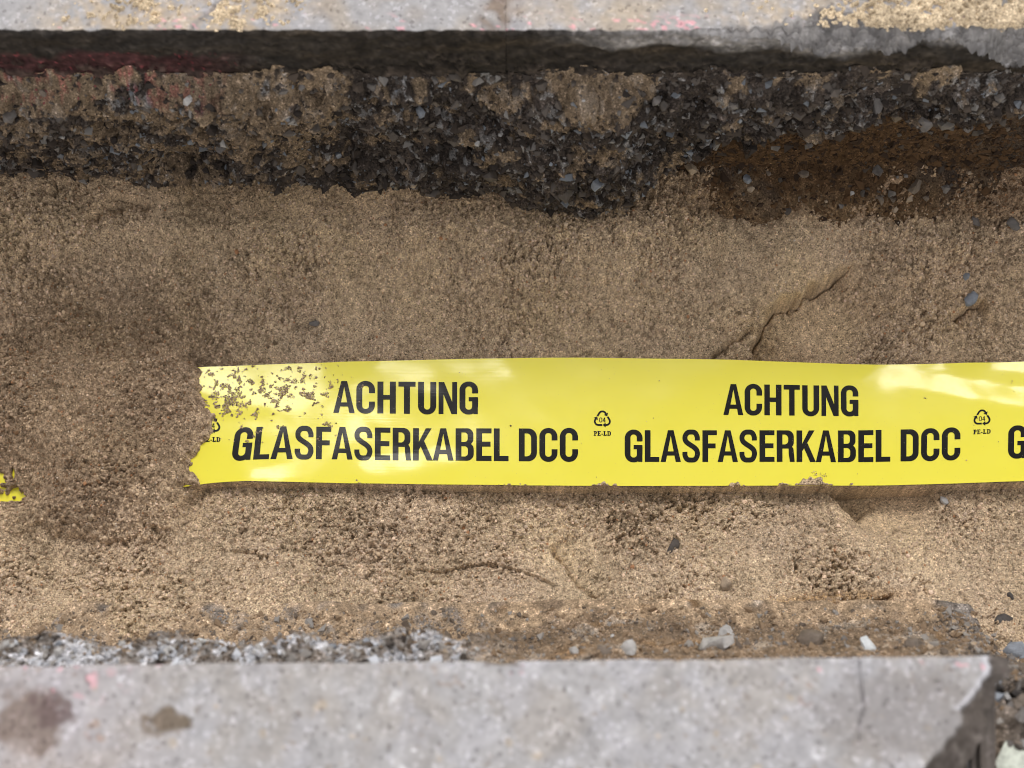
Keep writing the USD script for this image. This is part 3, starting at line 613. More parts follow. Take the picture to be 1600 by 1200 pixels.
def drop_at(u, v, f, z=0.1):
    """the point of the surface f(x, y) that is seen at u, v"""
    for _ in range(30):
        x, y = on_plane(u, v, z); z = 0.6*z + 0.4*f(float(x), float(y))
    return float(x), float(y), z
def near_stone(u, v, size_px, kind, seed, sink=0.15, **kw):
    x, y, z = drop_at(u, v, near_z, 0.15)
    s = size_px*0.00040
    m = rock(s, seed, 15, (1, 0.85, 0.75)); m.apply_translation([x, y, z + s*0.5*(0.62 - sink*2)])
    return m
for k_ in range(60):                                           # crumbs of mortar and gravel set in the near bank
    u = r.uniform(-30, 640); kind = r.choice(['pale', 'blue', 'grey', 'soil'], p=[0.5, 0.2, 0.15, 0.15])
    obj('stone', near_stone(u, r.uniform(1000, 1022), r.uniform(8, 20), kind, 1200 + k_), STONE[kind], NB)
for k_ in range(46):
    u = r.uniform(650, 1540); kind = r.choice(['grey', 'brown', 'tan', 'pale', 'blue'], p=[0.25, 0.35, 0.25, 0.1, 0.05])
    obj('stone', near_stone(u, r.uniform(995, 1020), r.uniform(6, 17), kind, 1300 + k_), STONE[kind], NB)
for k_ in range(70):
    u = r.uniform(1500, 1640); v = r.uniform(1000, 1215)
    if u < 1552 - 0*(v - 1030): continue
    kind = r.choice(['grey', 'brown', 'black', 'soil', 'pale', 'blue'], p=[0.25, 0.25, 0.15, 0.15, 0.1, 0.1])
    obj('stone', near_stone(u, v, r.uniform(12, 30), kind, 1400 + k_), STONE[kind], NB)

# ---------------------------------------------------------------- paving slabs
def edge_profile(depth, fine, coarse, r_=0.003):
    """front edge of a slab as (distance back from the edge, height) from the back of the top over the rounded edge down the front face, then the bottom"""
    back = np.concatenate([np.linspace(depth, 0.07, coarse)[:-1], np.arange(0.07, r_, -fine)])
    arc = [(r_ - r_*math.sin(a), TOP - r_ + r_*math.cos(a)) for a in np.linspace(0, math.pi/2, 5)]
    face = np.arange(TOP - r_ - fine, TOP - SLAB, -fine*1.2)
    return np.array([(b, TOP) for b in back] + arc + [(0.0, z) for z in face] + [(0.0, TOP - SLAB), (depth, TOP - SLAB)])

def far_slab(x0, x1, xgrid, name, label, seed):
    pr = edge_profile(0.40, 0.0012, 6)
    xg = np.concatenate([[x0], xgrid[(xgrid > x0 + 0.0008) & (xgrid < x1 - 0.0008)], [x1]])
    XX, B = np.meshgrid(xg, pr[:, 0], indexing='ij'); ZZ = np.broadcast_to(pr[:, 1], XX.shape).copy()
    YY = Y_FAR + B
    u, v = to_px(XX, YY, ZZ)
    edge = np.exp(-((B + (TOP - ZZ))/0.006)**2)
    YY = YY + edge*(0.0005*field(XX, 0*XX, 5, seed) + 0.0003*field(XX, ZZ + B, 1.5, seed + 1)); ZZ = ZZ - edge*np.abs(0.0006*field(XX, B, 2.5, seed + 2))
    top = B > 0.0029
    # spalled arris on the right
    sp = sstep(u, 1040, 1180)*(1 + 0.25*field(XX, 0*XX, 10, seed + 3))
    depth_in = np.clip(sp*(0.011 + 0.004*field(XX, 0*XX, 7, seed + 4)), 0, None)
    s_ = np.where(top, B, 0) + np.where(top, 0, (TOP - ZZ))*0.75
    chip = np.clip(1 - s_/np.maximum(depth_in, 1e-6), 0, 1)*(depth_in > 0.001)
    YY = YY + chip*depth_in*0.45; ZZ = ZZ - chip*depth_in*0.40
    crag = (chip > 0)*np.clip(sp, 0, 1)
    dn = 0.0012*field(XX, 2.0*(B - ZZ), (5, 2), seed + 5) + 0.0010*field(XX, 2.0*(B - ZZ), (2.2, 0.9), seed + 6) + 0.0010*field(XX, 2.0*(B - ZZ), 0.8, seed + 22)
    YY += crag*dn; ZZ += crag*dn*0.8
    C = np.empty(XX.shape + (3,)); C[:] = (0.272, 0.265, 0.267)
    C = lerp_col(C, sstep(field(XX, B, 13, seed + 7) + 0.4*field(XX, B, 4, seed + 8), 0.1, 1.3)*0.7, (0.29, 0.25, 0.205))
    C = lerp_col(C, sstep(field(XX, B, 20, seed + 9), 0.2, 1.4)*0.5, (0.295, 0.29, 0.305))
    C = lerp_col(C, (np.abs(u - 786 - 8*np.sin(v/9.0)) < 0)*1.0, (0.2, 0.17, 0.14))
    C = lerp_col(C, 0.9*ellipse(u + 8*field(XX, B, 3, 78), v, 781, 10, 30, 52, 12, 0.6)*np.clip(0.75 + 0.4*field(XX, B, 3, 79), 0, 1), (0.14, 0.105, 0.085))
    C = lerp_col(C, 0.45*ellipse(u, v, 505, 12, 18, 16, 0, 0.7) + 0.35*ellipse(u, v, 648, 22, 16, 12, 0, 0.7), (0.20, 0.165, 0.13))
    C = lerp_col(C, np.clip(0.75*ellipse(u, v, 210, 14, 130, 45, -10, 0.8) + 0.8*ellipse(u, v, 400, 16, 110, 40, -25, 0.8) + 0.35*ellipse(u, v, 920, 20, 120, 30, 0, 0.9) + 0.6*ellipse(u, v, 1240, 22, 110, 26, 0, 0.8), 0, 1)*np.clip(0.62 + 0.32*field(XX, B, 5, seed + 20) + 0.25*field(XX, B, 1.3, seed + 21), 0, 1), (0.41, 0.32, 0.215))
    d_, _ = poly_dist(u, v, [(300, 40), (325, 22), (350, -2), (372, -30)])
    C = lerp_col(C, 0.65*np.exp(-(d_/4.5)**2), (0.16, 0.14, 0.125))
    pinkk = sstep(field(XX, B*1.2, (1.5, 0.9), seed + 11) + 0.7*field(XX, 0*B, 14, seed + 12), 1.8, 2.5)*np.exp(-((B - 0.006)/0.006)**2)
    C = lerp_col(C, pinkk*top*0.45, (0.80, 0.30, 0.36))
    C = lerp_col(C, crag*0.9, (0.26, 0.25, 0.245))
    C = lerp_col(C, crag*sstep(-dn, 0.0, 0.0016)*0.75, (0.09, 0.085, 0.085))
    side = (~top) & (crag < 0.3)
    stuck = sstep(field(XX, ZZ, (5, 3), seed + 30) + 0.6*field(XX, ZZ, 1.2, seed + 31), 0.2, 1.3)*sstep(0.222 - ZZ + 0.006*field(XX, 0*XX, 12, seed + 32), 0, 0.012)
    sc = np.empty_like(C); sc[:] = (0.019, 0.0155, 0.0125)  # soil-smeared face, darkened beyond its dirt to stand for shade
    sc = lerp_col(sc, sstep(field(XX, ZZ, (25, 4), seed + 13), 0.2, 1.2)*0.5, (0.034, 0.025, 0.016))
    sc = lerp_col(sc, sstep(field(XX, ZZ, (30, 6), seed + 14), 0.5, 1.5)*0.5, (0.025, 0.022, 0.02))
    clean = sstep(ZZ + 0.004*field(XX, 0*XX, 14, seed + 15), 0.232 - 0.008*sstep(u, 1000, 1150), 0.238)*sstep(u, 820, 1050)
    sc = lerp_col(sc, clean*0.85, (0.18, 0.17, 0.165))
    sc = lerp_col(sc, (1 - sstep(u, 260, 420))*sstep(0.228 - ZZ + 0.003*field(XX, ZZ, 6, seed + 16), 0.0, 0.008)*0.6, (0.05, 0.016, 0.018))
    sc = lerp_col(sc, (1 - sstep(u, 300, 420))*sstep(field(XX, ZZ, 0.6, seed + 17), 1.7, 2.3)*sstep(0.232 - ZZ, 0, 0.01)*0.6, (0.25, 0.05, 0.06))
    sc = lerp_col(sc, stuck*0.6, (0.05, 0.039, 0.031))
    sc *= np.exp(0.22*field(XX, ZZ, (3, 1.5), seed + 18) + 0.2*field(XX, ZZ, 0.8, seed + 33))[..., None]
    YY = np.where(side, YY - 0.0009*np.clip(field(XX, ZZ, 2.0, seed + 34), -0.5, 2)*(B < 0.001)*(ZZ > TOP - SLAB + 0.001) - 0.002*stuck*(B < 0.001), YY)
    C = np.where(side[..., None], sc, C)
    C *= np.exp(0.05*field(XX, B - ZZ, 1.2, seed + 19))[..., None]
    vts, f = sheet(XX, YY, ZZ, flip=False)
    n, m_ = XX.shape; i = np.arange(n*m_).reshape(n, m_)
    caps = []
    for row, fl in ((i[0], False), (i[-1], True)):              # ends of the slab
        pol = row
        t = np.stack([np.full(m_ - 2, pol[0]), pol[1:-1], pol[2:]], 1)
        caps.append(t[:, ::-1] if fl else t)
    bk = np.stack([i[:-1, 0], i[:-1, -1], i[1:, -1], i[1:, 0]], 1)
    caps.append(bk[:, [0, 1, 2]]); caps.append(bk[:, [0, 2, 3]])
    t = thing(name); tag(t, label, 'paving slab')
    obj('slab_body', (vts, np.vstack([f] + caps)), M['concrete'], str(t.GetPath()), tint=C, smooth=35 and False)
xg = axis(-0.42, 0.42, 0.0012, -1.5, 1.5, 9)
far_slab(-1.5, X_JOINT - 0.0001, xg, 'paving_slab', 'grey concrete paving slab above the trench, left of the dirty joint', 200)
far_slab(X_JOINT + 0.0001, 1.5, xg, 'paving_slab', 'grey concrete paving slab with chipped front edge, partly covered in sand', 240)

# near slab with its broken corner
def near_slab():
    corner = [on_plane(u, v - 8, TOP) for u, v in ((1546, 1030), (1543, 1052), (1530, 1085), (1505, 1112), (1490, 1150), (1470, 1185), (1440, 1230), (1420, 1300), (1400, 1400))]
    cy = np.array([p[1] for p in corner])[::-1]; cx = np.array([p[0] for p in corner])[::-1]
    xg_ = np.concatenate([axis(-0.34, 0.20, 0.0013, -1.5, 0.20, 9)[:-9], np.arange(0.20, 0.372, 0.0011)])
    pr = edge_profile(0.45, 0.0012, 9)
    pr = np.concatenate([np.array([(b, TOP) for b in np.linspace(0.45, 0.13, 5)[:-1]] + [(b, TOP) for b in np.arange(0.13, 0.07, -0.0013)]), pr[pr[:, 0] < 0.0701][:-1], [(0.45, TOP - SLAB)]])
    XX, B = np.meshgrid(xg_, pr[:, 0], indexing='ij'); ZZ = np.broadcast_to(pr[:, 1], XX.shape).copy(); YY = Y_NEAR + 0.0105*XX - B
    edge = np.exp(-((B + (TOP - ZZ))/0.006)**2)
    nick = np.clip(field(XX, 0*XX, 4, 301) - 1.4, 0, 2)*0.0018 + 0.0045*np.exp(-((XX - on_plane(785, 1031, TOP)[0])/0.006)**2) * 0.5
    YY = YY - edge*(0.0004*field(XX, 0*XX, 6, 302) + nick); ZZ = ZZ - edge*(np.abs(0.0007*field(XX, B, 2.5, 303)) + nick)
    ex = np.interp(YY, cy, cx) + 0.0016*field(YY, 0*YY, 3, 304) + 0.0008*field(YY, 0*YY, 1.2, 305)
    over = XX - ex
    br = sstep(over, -0.001, 0.003)
    drop = np.clip(0.006*br + np.clip(over, 0, None)*0.85, 0, SLAB - 0.002) + br*0.0016*field(XX, YY, 2.5, 306) + br*0.003*field(XX, YY, 7, 307)
    bottom = np.arange(len(pr)) == len(pr) - 1
    wide = 0.014 + 0.016*sstep(-YY, -Y_NEAR + 0.01, -Y_NEAR + 0.06) + 0.003*field(YY, 0*YY, 4, 308); XX = np.where(over > wide, ex + wide + 0.02*(over - wide), XX)
    ZZ = np.where(bottom[None, :], ZZ, np.maximum(np.minimum(ZZ, TOP - np.clip(drop, 0, None)), TOP - SLAB + 0.0008))
    u, v = to_px(XX, YY, ZZ)
    C = np.empty(XX.shape + (3,)); C[:] = (0.272, 0.265, 0.267)
    C = lerp_col(C, sstep(field(XX, B, 15, 310) + 0.5*field(XX, B, 5, 311), -0.2, 1.3)*0.45, (0.24, 0.215, 0.19))
    C = lerp_col(C, sstep(field(XX, B, 9, 312) + 0.5*field(XX, B, 3, 313), 0.2, 1.5)*0.55, (0.295, 0.29, 0.305))
    C = lerp_col(C, sstep(field(XX, B, 1.0, 314), 1.7, 2.4)*0.4, (0.55, 0.55, 0.57)); C *= np.exp(0.06*field(XX, B, 2.2, 350) + 0.03*field(XX, B, 1.0, 351))[..., None]
    C = lerp_col(C, sstep(field(XX, B, 1.2, 315), 1.7, 2.4)*0.6, (0.20, 0.17, 0.15))
    C = lerp_col(C, sstep(field(XX, B, 2.2, 316), 2.1, 2.6)*0.3, (0.38, 0.28, 0.16))
    def stain(cu, cv, ru, rv, amt, col, sd):
        nonlocal C
        m = ellipse(u + 7*field(XX, B, 3, sd) + 5*field(XX, B, 1.3, sd + 50), v + 7*field(XX, B, 3, sd + 1), cu, cv, ru, rv, 0, 0.25)
        C = lerp_col(C, m*amt, col)
    stain(40, 1130, 66, 48, 0.9, (0.125, 0.10, 0.08), 320); stain(78, 1112, 32, 34, 0.85, (0.07, 0.052, 0.047), 322); stain(30, 1180, 40, 30, 0.4, (0.30, 0.27, 0.25), 324); stain(268, 1122, 36, 26, 0.95, (0.115, 0.09, 0.065), 326)
    stain(150, 1132, 16, 12, 0.6, (0.24, 0.165, 0.11), 328); stain(135, 1150, 8, 10, 0.5, (0.2, 0.15, 0.13), 330); stain(700, 1062, 14, 8, 0.45, (0.22, 0.17, 0.14), 332); stain(735, 1090, 28, 7, 0.4, (0.2, 0.18, 0.17), 334); stain(1265, 1072, 8, 10, 0.5, (0.2, 0.14, 0.12), 336)
    stain(785, 1034, 22, 5, 0.8, (0.13, 0.11, 0.10), 338)
    stain(1420, 1120, 150, 70, 0.6, (0.17, 0.155, 0.148), 340)
    d_, _ = poly_dist(u + 1.5*field(XX, B, 3, 342), v, [(1342, 1028), (1341, 1050), (1347, 1075), (1349, 1105), (1343, 1135), (1342, 1165)])
    C = lerp_col(C, 0.6*np.exp(-(d_/1.8)**2)*(1 - sstep(v, 1130, 1165)), (0.09, 0.085, 0.09))
    ZZ = np.where((B > 0.002) & (over < 0) & ~bottom[None, :], ZZ - 0.0015*np.exp(-(d_/2.5)**2)*(v < 1160), ZZ)
    pk = sstep(field(XX, B, (1.6, 1.4), 343) + 0.5*field(XX, B, 9, 344), 1.3, 1.8)*(1 - sstep(u, 60, 220))*np.exp(-((v - 1062)/26)**2) + 0.6*sstep(field(XX, B, 1.5, 345), 2.0, 2.4)*np.exp(-((v - 1042)/10)**2)
    C = lerp_col(C, pk*0.75, (0.78, 0.30, 0.36))
    C = lerp_col(C, 0.06*(1 - sstep(u, 100, 320)), (0.6, 0.40, 0.43))
    C = lerp_col(C, br*0.92, (0.075, 0.062, 0.053))
    C = lerp_col(C, br*sstep(field(XX, YY, 3, 346), 0.7, 1.6)*0.5, (0.25, 0.22, 0.2))
    C = lerp_col(C, np.exp(-((over + 0.001)/0.0025)**2)*(v < 1110)*0.6, (0.5, 0.5, 0.54))
    face = np.arange(len(pr))[None, :]*np.ones((len(xg_), 1)) >= np.argmax(pr[:, 0] <= 0.0)
    C = np.where((face & (br < 0.3))[..., None], np.array((0.16, 0.135, 0.11)), C)
    vts, f = sheet(XX, YY, ZZ, flip=True)
    n, m_ = XX.shape; i = np.arange(n*m_).reshape(n, m_); caps = []
    for row, fl in ((i[0], True), (i[-1], False)):
        t = np.stack([np.full(m_ - 2, row[0]), row[1:-1], row[2:]], 1); caps.append(t[:, ::-1] if fl else t)
    t = thing('paving_slab'); tag(t, 'pale grey concrete paving slab in the foreground with broken right corner', 'paving slab')
    obj('slab_body', (vts, np.vstack([f] + caps)), M['concrete'], str(t.GetPath()), tint=C)
near_slab()

# ---------------------------------------------------------------- warning tape
tape = thing('warning_tape'); tag(tape, 'yellow plastic warning tape with black lettering, half buried in the sand', 'warning tape')
TP = str(tape.GetPath())
tx = axis(-0.45, 0.45, 0.0016, -1.4, 1.4, 12); tw = np.linspace(0, 1, 72)
TX, TWW = np.meshgrid(tx, tw, indexing='ij')
TY = tape_bot(TX) + TWW*(tape_top(TX) - tape_bot(TX))
obj('film', sheet(TX, TY, tape_z(TX, TWW)), M['film'], TP, smooth=True)

WS, BAR = 0.182, 0.153                                          # stem and bar of the letters, height 1
def rrect(x0, y0, x1, y1, rx):
    rx = min(rx, (x1 - x0)/2 - 1e-4, (y1 - y0)/2 - 1e-4)
    return box(x0 + rx, y0 + rx, x1 - rx, y1 - rx).buffer(rx, 12)
def ring(w, o=0.0):
    return rrect(0, -0.015 + o, w, 1.015, w*0.48).difference(rrect(WS, BAR - 0.015 + o, w - WS, 1.015 - BAR, (w - 2*WS)*0.48))
def spline(pts, n=10):
    p = np.array([2*np.array(pts[0]) - pts[1]] + [np.array(q) for q in pts] + [2*np.array(pts[-1]) - pts[-2]], float); out = []
    for i in range(1, len(p) - 2):
        for t in np.linspace(0, 1, n, endpoint=False):
            out.append(0.5*(2*p[i] + (p[i + 1] - p[i - 1])*t + (2*p[i - 1] - 5*p[i] + 4*p[i + 1] - p[i + 2])*t*t + (3*p[i] - p[i - 1] - 3*p[i + 1] + p[i + 2])*t**3))
    return np.array(out + [p[-2]])
def glyph(ch):
    if ch == 'A':
        w = 0.65; a = Polygon([(0, 0), (0.235, 1), (w - 0.235, 1), (w, 0), (w - 0.165, 0), (w - 0.205, 0.2), (0.205, 0.2), (0.165, 0)])
        return a.difference(Polygon([(0.232, 0.335), (w - 0.232, 0.335), (w/2, 0.83)])), w
    if ch in 'CG':
        w = 0.57; g = ring(w)
        if ch == 'C':
            return g.difference(box(w*0.5, 0.37, w + 1, 0.635)), w
        g = g.difference(box(w*0.5, 0.505, w + 1, 0.645))
        return unary_union([g.difference(box(w - 0.12, -1, w + 1, 0.2)), box(w*0.5, 0.40, w - 0.005, 0.53), box(w - 0.14, 0.0, w - 0.005, 0.53), g.intersection(box(w - 0.2, 0.12, w - 0.005, 0.5))]), w
    if ch == 'H':
        w = 0.565; return unary_union([box(0, 0, WS, 1), box(w - WS, 0, w, 1), box(0, 0.435, w, 0.58)]), w
    if ch == 'T':
        w = 0.53; return unary_union([box(0, 1 - BAR, w, 1), box(w/2 - WS/2, 0, w/2 + WS/2, 1)]), w
    if ch == 'U':
        w = 0.555; return unary_union([ring(w).intersection(box(-1, -1, 2, 0.45)), box(0, 0.4, WS, 1), box(w - WS, 0.4, w, 1)]), w
    if ch == 'N':
        w = 0.565; return unary_union([box(0, 0, 0.15, 1), box(w - 0.15, 0, w, 1), Polygon([(0, 1), (0.17, 1), (w, 0), (w - 0.17, 0)])]), w
    if ch == 'L':
        w = 0.46; return unary_union([box(0, 0, WS, 1), box(0, 0, w, BAR)]), w
    if ch == 'F':
        w = 0.465; return unary_union([box(0, 0, WS, 1), box(0, 1 - BAR, w, 1), box(0, 0.43, w - 0.04, 0.43 + BAR)]), w
    if ch == 'E':
        w = 0.48; return unary_union([box(0, 0, WS, 1), box(0, 1 - BAR, w, 1), box(0, 0.435, w - 0.03, 0.435 + BAR), box(0, 0, w, BAR)]), w
    if ch == 'D':
        w = 0.565; o = rrect(-0.4, 0, w, 1, 0.27).intersection(box(0, 0, w, 1)); i = rrect(-0.4, BAR, w - WS, 1 - BAR, 0.13).intersection(box(WS, 0, w, 1)); return o.difference(i), w
    if ch == 'B':
        w = 0.57
        o = unary_union([rrect(-0.4, 0.47, w - 0.015, 1, 0.2), rrect(-0.4, 0, w, 0.56, 0.22)]).intersection(box(0, 0, w, 1))
        i = unary_union([rrect(-0.4, 0.575, w - WS - 0.01, 1 - 0.13, 0.1), rrect(-0.4, 0.13, w - WS, 0.445, 0.11)]).intersection(box(WS, 0, w, 1)); return o.difference(i), w
    if ch == 'R':
        w = 0.56
        o = rrect(-0.4, 0.42, w - 0.01, 1, 0.21).intersection(box(0, 0, w, 1)); i = rrect(-0.4, 0.555, w - WS - 0.01, 1 - 0.135, 0.12).intersection(box(WS, 0, w, 1))
        leg = Polygon(np.vstack([spline([(0.30, 0.5), (0.375, 0.42), (0.385, 0.25), (0.42, 0.0)]), spline([(0.575, 0.0), (0.55, 0.25), (0.53, 0.42), (0.44, 0.54)])]))
        return unary_union([o.difference(i), box(0, 0, WS, 1), leg.buffer(0)]), w
    if ch == 'K':
        w = 0.62; return unary_union([box(0, 0, WS, 1), Polygon([(WS - 0.02, 0.30), (WS - 0.02, 0.54), (0.40, 1), (0.58, 1)]), Polygon([(0.20, 0.53), (0.315, 0.68), (w, 0), (w - 0.185, 0)])]), w
    if ch == 'S':
        w = 0.57; c = spline([(0.483, 0.675), (0.478, 0.79), (0.41, 0.915), (0.285, 0.943), (0.16, 0.915), (0.088, 0.80), (0.105, 0.67), (0.20, 0.575), (0.375, 0.46), (0.468, 0.355), (0.483, 0.22), (0.415, 0.085), (0.285, 0.057), (0.155, 0.085), (0.09, 0.20), (0.083, 0.315)])
        return LineString(c).buffer(0.079, cap_style=2).intersection(box(0, -0.02, w, 1.02)), w
    if ch == '0':
        w = 0.55; return rrect(0, 0, w, 1, 0.27).difference(rrect(0.13, 0.12, w - 0.13, 0.88, 0.14)), w
    if ch == '4':
        w = 0.56; return unary_union([box(0.32, 0, 0.46, 1), box(0, 0.22, w, 0.35), Polygon([(0, 0.3), (0.30, 1), (0.44, 1), (0.14, 0.3)])]), w
    raise KeyError(ch)
SERIF = {'P': lambda: (unary_union([rrect(-0.4, 0.4, 0.62, 1, 0.25).intersection(box(0.1, 0, 1, 1)).difference(rrect(-0.4, 0.5, 0.42, 0.9, 0.15).intersection(box(0.3, 0, 1, 1))), box(0.1, 0, 0.32, 1), box(0, 0, 0.44, 0.14), box(0, 0.86, 0.4, 1)]), 0.66),
         'E': lambda: (unary_union([box(0.1, 0, 0.31, 1), box(0, 0, 0.62, 0.16), box(0, 0.84, 0.62, 1), box(0.1, 0.43, 0.46, 0.58), box(0.54, 0, 0.64, 0.28), box(0.54, 0.72, 0.63, 1), box(0.42, 0.36, 0.49, 0.65)]), 0.68),
         '-': lambda: (box(0.02, 0.27, 0.34, 0.43), 0.36),
         'L': lambda: (unary_union([box(0.1, 0, 0.34, 1), box(0, 0, 0.63, 0.18), box(0, 0.86, 0.42, 1), box(0.5, 0, 0.63, 0.34)]), 0.66),
         'D': lambda: (unary_union([rrect(-0.5, 0, 0.74, 1, 0.4).intersection(box(0.1, 0, 1, 1)).difference(rrect(-0.5, 0.1, 0.52, 0.9, 0.3).intersection(box(0.31, 0, 1, 1))), box(0, 0, 0.35, 0.09), box(0, 0.91, 0.35, 1)]), 0.78)}

def tape_point(u, v):
    x, y = on_plane(u, v, TZ)
    w = (y - tape_bot(x))/(tape_top(x) - tape_bot(x))
    return x, y, w
def lay(shape, offset=0.00022):
    """a flat printed shape, given in photograph pixels, laid on the film"""
    parts = []
    for g in getattr(shape, 'geoms', [shape]):
        if g.area < 0.05: continue
        vts, f = trimesh.creation.triangulate_polygon(g.simplify(0.03), engine='earcut')
        m = trimesh.Trimesh(np.column_stack([vts, np.zeros(len(vts))]), f)
        vv, ff = trimesh.remesh.subdivide_to_size(m.vertices, m.faces, 3.2, max_iter=12)
        parts.append(trimesh.Trimesh(vv, ff))
    m = trimesh.util.concatenate(parts)
    x, y, w = tape_point(m.vertices[:, 0], m.vertices[:, 1])
    m.vertices = np.column_stack([x, y, tape_z(x, w) + offset])
    if (np.cross(m.vertices[m.faces[:, 1]] - m.vertices[m.faces[:, 0]], m.vertices[m.faces[:, 2]] - m.vertices[m.faces[:, 0]])[:, 2].sum()) < 0: m.invert()
    return m
def word(text, u0, u1, v_top_, v_bot_, slant=0.0, gap_=0.075, kern={}, warp=None):
    x, shapes = 0.0, []
    for i, ch in enumerate(text):
        if ch == ' ': x += 0.25; continue
        g, w = glyph(ch)
        shapes.append((affinity.translate(g, x, 0))); x += w + gap_ + kern.get(text[i:i + 2], 0)
    x -= gap_
    out = []
    for g in shapes:
        g = affinity.affine_transform(g, [(u1 - u0)/x, 0, 0, -(v_bot_ - v_top_), u0, v_bot_])
        if warp: 
            from shapely import transform
            g = transform(g.segmentize(2.0), lambda p: warp(p))
        out.append(g)
    return out
KERN = {'AC': -0.03, 'LA': -0.03, 'AS': -0.03, 'FA': -0.05, 'KA': -0.075, 'AB': -0.01, 'CH': 0.0}
def sag(p):                                                     # the letters near the buried end lean and sag with the curled film
    k = np.clip((490 - p[:, 0])/120, 0, 1.2)
    return np.column_stack([p[:, 0] - 7*k*(p[:, 1] - 672)/52, p[:, 1] + 5.5*k*k])
def letters(gs, name='letter'):
    for g in gs:
        obj(name, lay(g), M['ink'], TP)
letters(word('ACHTUNG', 522, 747, 597.5, 648, kern=KERN))
letters(word('GLASFASERKABEL DCC', 372, 903, 670.5, 722, kern=KERN, warp=sag))
def tilt2(p): return np.column_stack([p[:, 0], p[:, 1] + (p[:, 0] - 1130)*0.008])
letters(word('ACHTUNG', 1130, 1341, 601, 649, kern=KERN, warp=tilt2))
letters(word('GLASFASERKABEL DCC', 976, 1496, 673, 722.5, kern=KERN))
letters(word('GLASFASERKABEL DCC', 1567, 2080, 674, 723.5, kern=KERN))
letters(word('ACHTUNG', 1722, 1930, 604, 653, kern=KERN))

def recycling(cu, cv, s):
    """triangle of three arrows with the number inside, centre of its box at cu, cv and s pixels wide"""
    tri = [(0.0, 0.56), (-0.56, -0.36), (0.56, -0.36)]
    base = Polygon(tri).buffer(-0.18).buffer(0.18 + 0.10, 16)
    band = base.buffer(0.0).difference(base.buffer(-0.115, 8))
    cuts, heads = [], []
    # gaps after the arrow heads: right side, bottom, left side
    for (px, py), (dx, dy) in (((0.29, 0.16), (0.5, -0.87)), ((0.05, -0.40), (-1, 0)), ((-0.33, 0.10), (0.5, 0.87))):
        n = np.array([-dy, dx]); d = np.array([dx, dy]); p = np.array([px, py])
        cuts.append(Polygon([p - n*0.2 - d*0.10, p + n*0.2 - d*0.10, p + n*0.2 + d*0.06, p - n*0.2 + d*0.06]))
        heads.append(Polygon([p - d*0.15 - n*0.15, p - d*0.15 + n*0.15, p + d*0.035]))
    sh = unary_union([band.difference(unary_union(cuts))] + heads)
    num = []
    x = -0.19
    for ch in '04':
        g, w = glyph(ch); num.append(affinity.affine_transform(g, [0.33, 0, 0, 0.30, x, -0.24])); x += 0.205
    place = lambda g: affinity.affine_transform(g, [s/1.3, 0, 0, -s/1.3, cu, cv])
    pl, x = [], 0
    for ch in 'PE-LD':
        g, w = SERIF[ch](); pl.append(affinity.translate(g, x, 0)); x += w + 0.05
    pl = [affinity.affine_transform(g, [s*0.84/x, 0, 0, -s*0.225, cu - s*0.41, cv + s*0.82]) for g in pl]
    tagp = numbered('recycling_mark', TP)
    UsdGeom.Xform.Define(stage, tagp)
    obj('arrows', lay(place(sh)), M['ink'], tagp)
    for g in num: obj('number', lay(place(g)), M['ink'], tagp)
    for g in pl: obj('letter', lay(g), M['ink'], tagp)
recycling(941, 655, 33); recycling(1528, 658.5, 31.5); recycling(335, 670, 34)

# ---------------------------------------------------------------- sand crumbs on the tape
def crumbs(u0, u1, v0, v1, n, dens, label, seed):
    g = np.random.default_rng(seed)
    u, v = g.uniform(u0, u1, n), g.uniform(v0, v1, n)
    x, y = on_plane(u, v, TZ); w = (y - tape_bot(x))/(tape_top(x) - tape_bot(x))
    k = 0.7*field(x, y, 1.6, seed) + 0.7*field(x, y, 0.7, seed + 1) + dens(u, v)
    sel = (w > 0.005) & (w < 0.995) & ((k > 0) | (g.uniform(0, 1, n) < 0.0035*np.clip(1.2 + dens(u, v), 0.12, 1.0)))
    x, y, w, k = x[sel], y[sel], w[sel], k[sel]; m = len(x)
    sz = np.clip(0.00034*np.exp(0.35*g.standard_normal(m)), 0.0002, 0.0010)
    z = tape_z(x, w) + sz*0.5 + np.clip(k, 0, 1)*0.0006*g.uniform(0, 1, m)
    p = scatter('sand_crumbs', '/World', np.stack([x, y, z], 1), sz, np.where(g.uniform(0, 1, m) < 0.04, 18, 6*g.integers(0, 2, m) + g.choice(6, m, p=[0.12, 0.22, 0.26, 0.22, 0.12, 0.06])), GRAIN, mats, seed + 2)
    tag(p, label, 'sand', kind='stuff')
dens = lambda u, v: -1.95 + 1.25*ellipse(u, v, 400, 618, 95, 42, -8, 0.7) + 0.9*ellipse(u, v, 345, 640, 30, 42, 20, 0.6) + 0.4*ellipse(u, v, 480, 600, 60, 30, 0, 0.8)
crumbs(300, 570, 565, 700, 34000, dens, 'crumbs of brown sand scattered on the upper left end of the yellow tape', 401)
dens2 = lambda u, v: -3.3 + 2.2*ellipse(u, v, 1266, 748, 28, 11, -8, 0.5) + 1.6*ellipse(u, v, 1322, 754, 6, 5, 0, 0.5) + 0.5*ellipse(u, v, 1550, 640, 120, 60, 0, 0.8)
crumbs(700, 1620, 570, 757, 40000, dens2, 'small heap and stray grains of sand on the lower edge of the tape, right of centre', 411)

